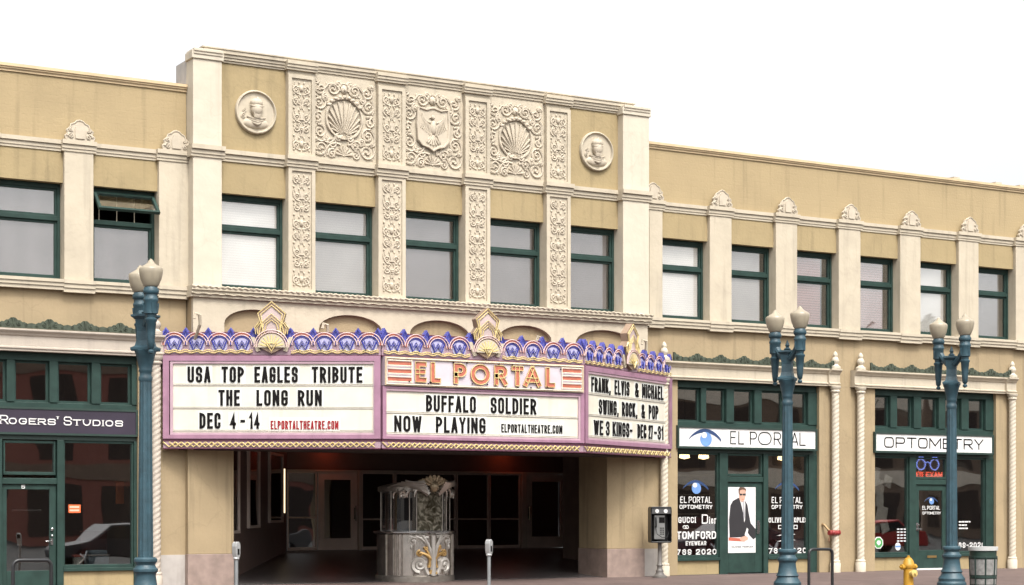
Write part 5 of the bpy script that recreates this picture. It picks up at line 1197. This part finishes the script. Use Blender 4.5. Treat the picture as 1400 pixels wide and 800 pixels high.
def counter(t, a, b, y, h, mt=WOOD):
    m = MB(); m.box(a, b, y, y+.5, .03, h); m.box(a-.03, b+.03, y-.03, y+.53, h, h+.05); m.build('shop_counter', mt, t, bevel=.01)
DISP = pm('maroon_drape', (.10, .02, .025), .8)
MB().box(FX(925, .35), FX(983, .35), .30, .34, .4, 1.36).build('window_drape', DISP, rwg); MB().box(FX(1050, .35), FX(1105, .35), .30, .34, .4, 1.36).build('window_drape', DISP, rwg)
counter(rwg, FX(1200, 1.5), FX(1236, 1.5), 1.5, 1.0); counter(rwg, FX(1305, 1.2), FX(1345, 1.2), 1.2, .95, pm('teal_counter', (.05, .12, .12), .5)); counter(lwg, FX(110, 2.), FX(165, 2.), 2., 1.05, pm('red_brown', (.13, .035, .025), .5))
PL = pm('warm_pendant', (1., .72, .36), .5, emit=4)
for px in (936, 962, 1070, 1096): 
    p = MB(); p.lathe([(.02, .0), (.11, -.02), (.13, -.16), (.02, -.19)], FX(px, 1.3), 1.3, 12, 2.95); q = p.build('pendant_lamp', PL, rwg, smooth=40); MB().tube([(FX(px, 1.3), 1.3, 2.94), (FX(px, 1.3), 1.3, 4.5)], .008, 5).build('cord', BLACK, q)
sh = MB()
for z in (.9, 1.4, 1.9, 2.4): sh.box(FX(930, 3.), FX(1100, 3.), 3.6, 3.9, z, z+.04)
sh.build('wall_shelf', pm('pale_shelf', (.4, .34, .26), .5), rwg)

# ------------------------------------------------------------------ across the road (seen as reflections in the shop glass)
def far_building(name, label, x0, x1, h, wallm, bandm, floors):
    t = thing(name, label, 'building', ((x0+x1)/2, -62, -.3)); m = MB(); m.box(x0, x1, -74, -62, -.3, h); m.build('wall', wallm, t)
    m = MB()
    for k in range(floors):
        z = 3.2+k*(h-3.2)/floors; m.box(x0-.1, x1+.1, -62.25, -61.9, z, z+.9)
    m.build('string_course', bandm, t)
    n = int((x1-x0)/4); wn = MB()
    for k in range(n):
        x = x0+(k+.5)*(x1-x0)/n
        for j in range(floors): z = 4.3+j*(h-3.2)/floors; wn.box(x-1.1, x+1.1, -62.06, -61.98, z, z+1.5)
        wn.box(x-1.5, x+1.5, -62.06, -61.98, .2, 2.8)
    wn.build('window', DARK, t)
FB1 = pm('far_brown', (.16, .11, .08), .8, var=.15); FB2 = pm('far_cream', (.66, .58, .48), .8); FB3 = pm('far_red', (.22, .08, .06), .8)
far_building('office_building', 'brown office block with cream bands across the road, mirrored in the optometry glass', 56, 112, 11.5, FB1, FB2, 3)
far_building('brick_shop', 'red brown shop row across the road, mirrored in the lobby glass', 22, 55, 11.8, FB3, FB1, 3)
far_building('stucco_shop', 'cream shop row across the road at the left', -30, 21, 9, FB2, FB1, 3)
def car(label, x, y, col, group='cars parked across the road'):
    t = thing('parked_car', label, 'car', (x, y, -.29), group)
    b = MB(); prof = [(-2.2, .35), (-2.25, .6), (-2.1, .78), (-1.2, .9), (-.55, 1.36), (.7, 1.42), (1.5, .98), (2.1, .92), (2.25, .7), (2.2, .35)]
    b.prism([(x+a, -.29+z) for a, z in prof], y-.85, y+.85); b.build('body', col, t, bevel=.06)
    g = MB(); g.prism([(x+a, -.29+z) for a, z in [(-1.0, .94), (-.5, 1.3), (.65, 1.35), (1.25, .99)]], y-.862, y+.862); g.build('side_window', pm('car_glass', (.01, .01, .012), .1) if 'car_glass' not in MATS else MATS['car_glass'], t)
    for k in (-1.35, 1.35):
        for s in (1, -1):
            w = MB(); w.lathe([(.33, -.1), (.34, -.08), (.34, .08), (.33, .1)], 0, 0, 20); w.xf(lambda p, q, r: (x+k+p, y+.8*s+r, .05+q)); wo = w.build('wheel', BLACK, t, smooth=40)
            h = MB()
            for q in range(5): h.tube([(x+k, y+.9*s+.012*s, .05), (x+k+.25*cos(q*1.257), y+.9*s+.012*s, .05+.25*sin(q*1.257))], .035, 5)
            h.build('rim', CHROME, wo)
CR = pm('car_red', (.25, .015, .015), .5, spec=.25); CK = pm('car_dark', (.03, .03, .035), .5, spec=.25); CS = pm('car_silver', (.08, .08, .085), .5, spec=.25)
for x, y, c, l in ((18.2, -20.5, CK, 'dark car mirrored in the left shop window'), (23.4, -20.5, CR, 'red car nearest the theatre, mirrored in the lobby glass'), (29, -20.5, CS, 'grey car between two red cars across the road'), (42, -20.5, CK, 'dark car mirrored in the EL PORTAL window'), (49, -20.5, CR, 'red car mirrored in the OPTOMETRY window'), (34.8, -20.5, CR, 'red car between a grey and a dark car across the road')):
    car(l, x, y, c)
def palm(x, y, h, seed, label):
    t = thing('palm_tree', label, 'palm tree', (x, y, -.3), 'palm trees across the road'); rng = random.Random(seed); m = MB(); m.tube([(x, y, -.3), (x+.2, y, h*.5), (x+.1, y, h)], [.28, .2, .17], 9); m.build('trunk', FB1, t)
    c = MB()
    for k in range(34):
        a = rng.uniform(0, 2*PI); e = rng.uniform(-.7, 1.2); L = rng.uniform(1.8, 2.6); d = Vector((cos(a)*cos(e), sin(a)*cos(e), sin(e))); side = Vector((-sin(a), cos(a), 0)); pts = []
        for i in range(8):
            q = i/7; p = Vector((x+.1, y, h))+d*L*q+Vector((0, 0, -1.1*q*q)); pts.append(p)
        for i in range(7):
            for s in (1, -1):
                for u in (0, .5):
                    p = pts[i].lerp(pts[i+1], u); tip = p+side*s*.55*(1-.5*i/7)+d*.35+Vector((0, 0, -.25)); c.add([p, p+d*.09, tip], [(0, 1, 2)])
    c.build('crown', pm('palm_green', (.05, .07, .03), .7) if 'palm_green' not in MATS else MATS['palm_green'], t)
palm(60, -34, 9.5, 1, 'palm tree mirrored in the right wing windows'); palm(68, -38, 10.5, 2, 'tall palm tree mirrored in the farthest right windows'); palm(76, -36, 11, 3, 'palm tree furthest right across the road')
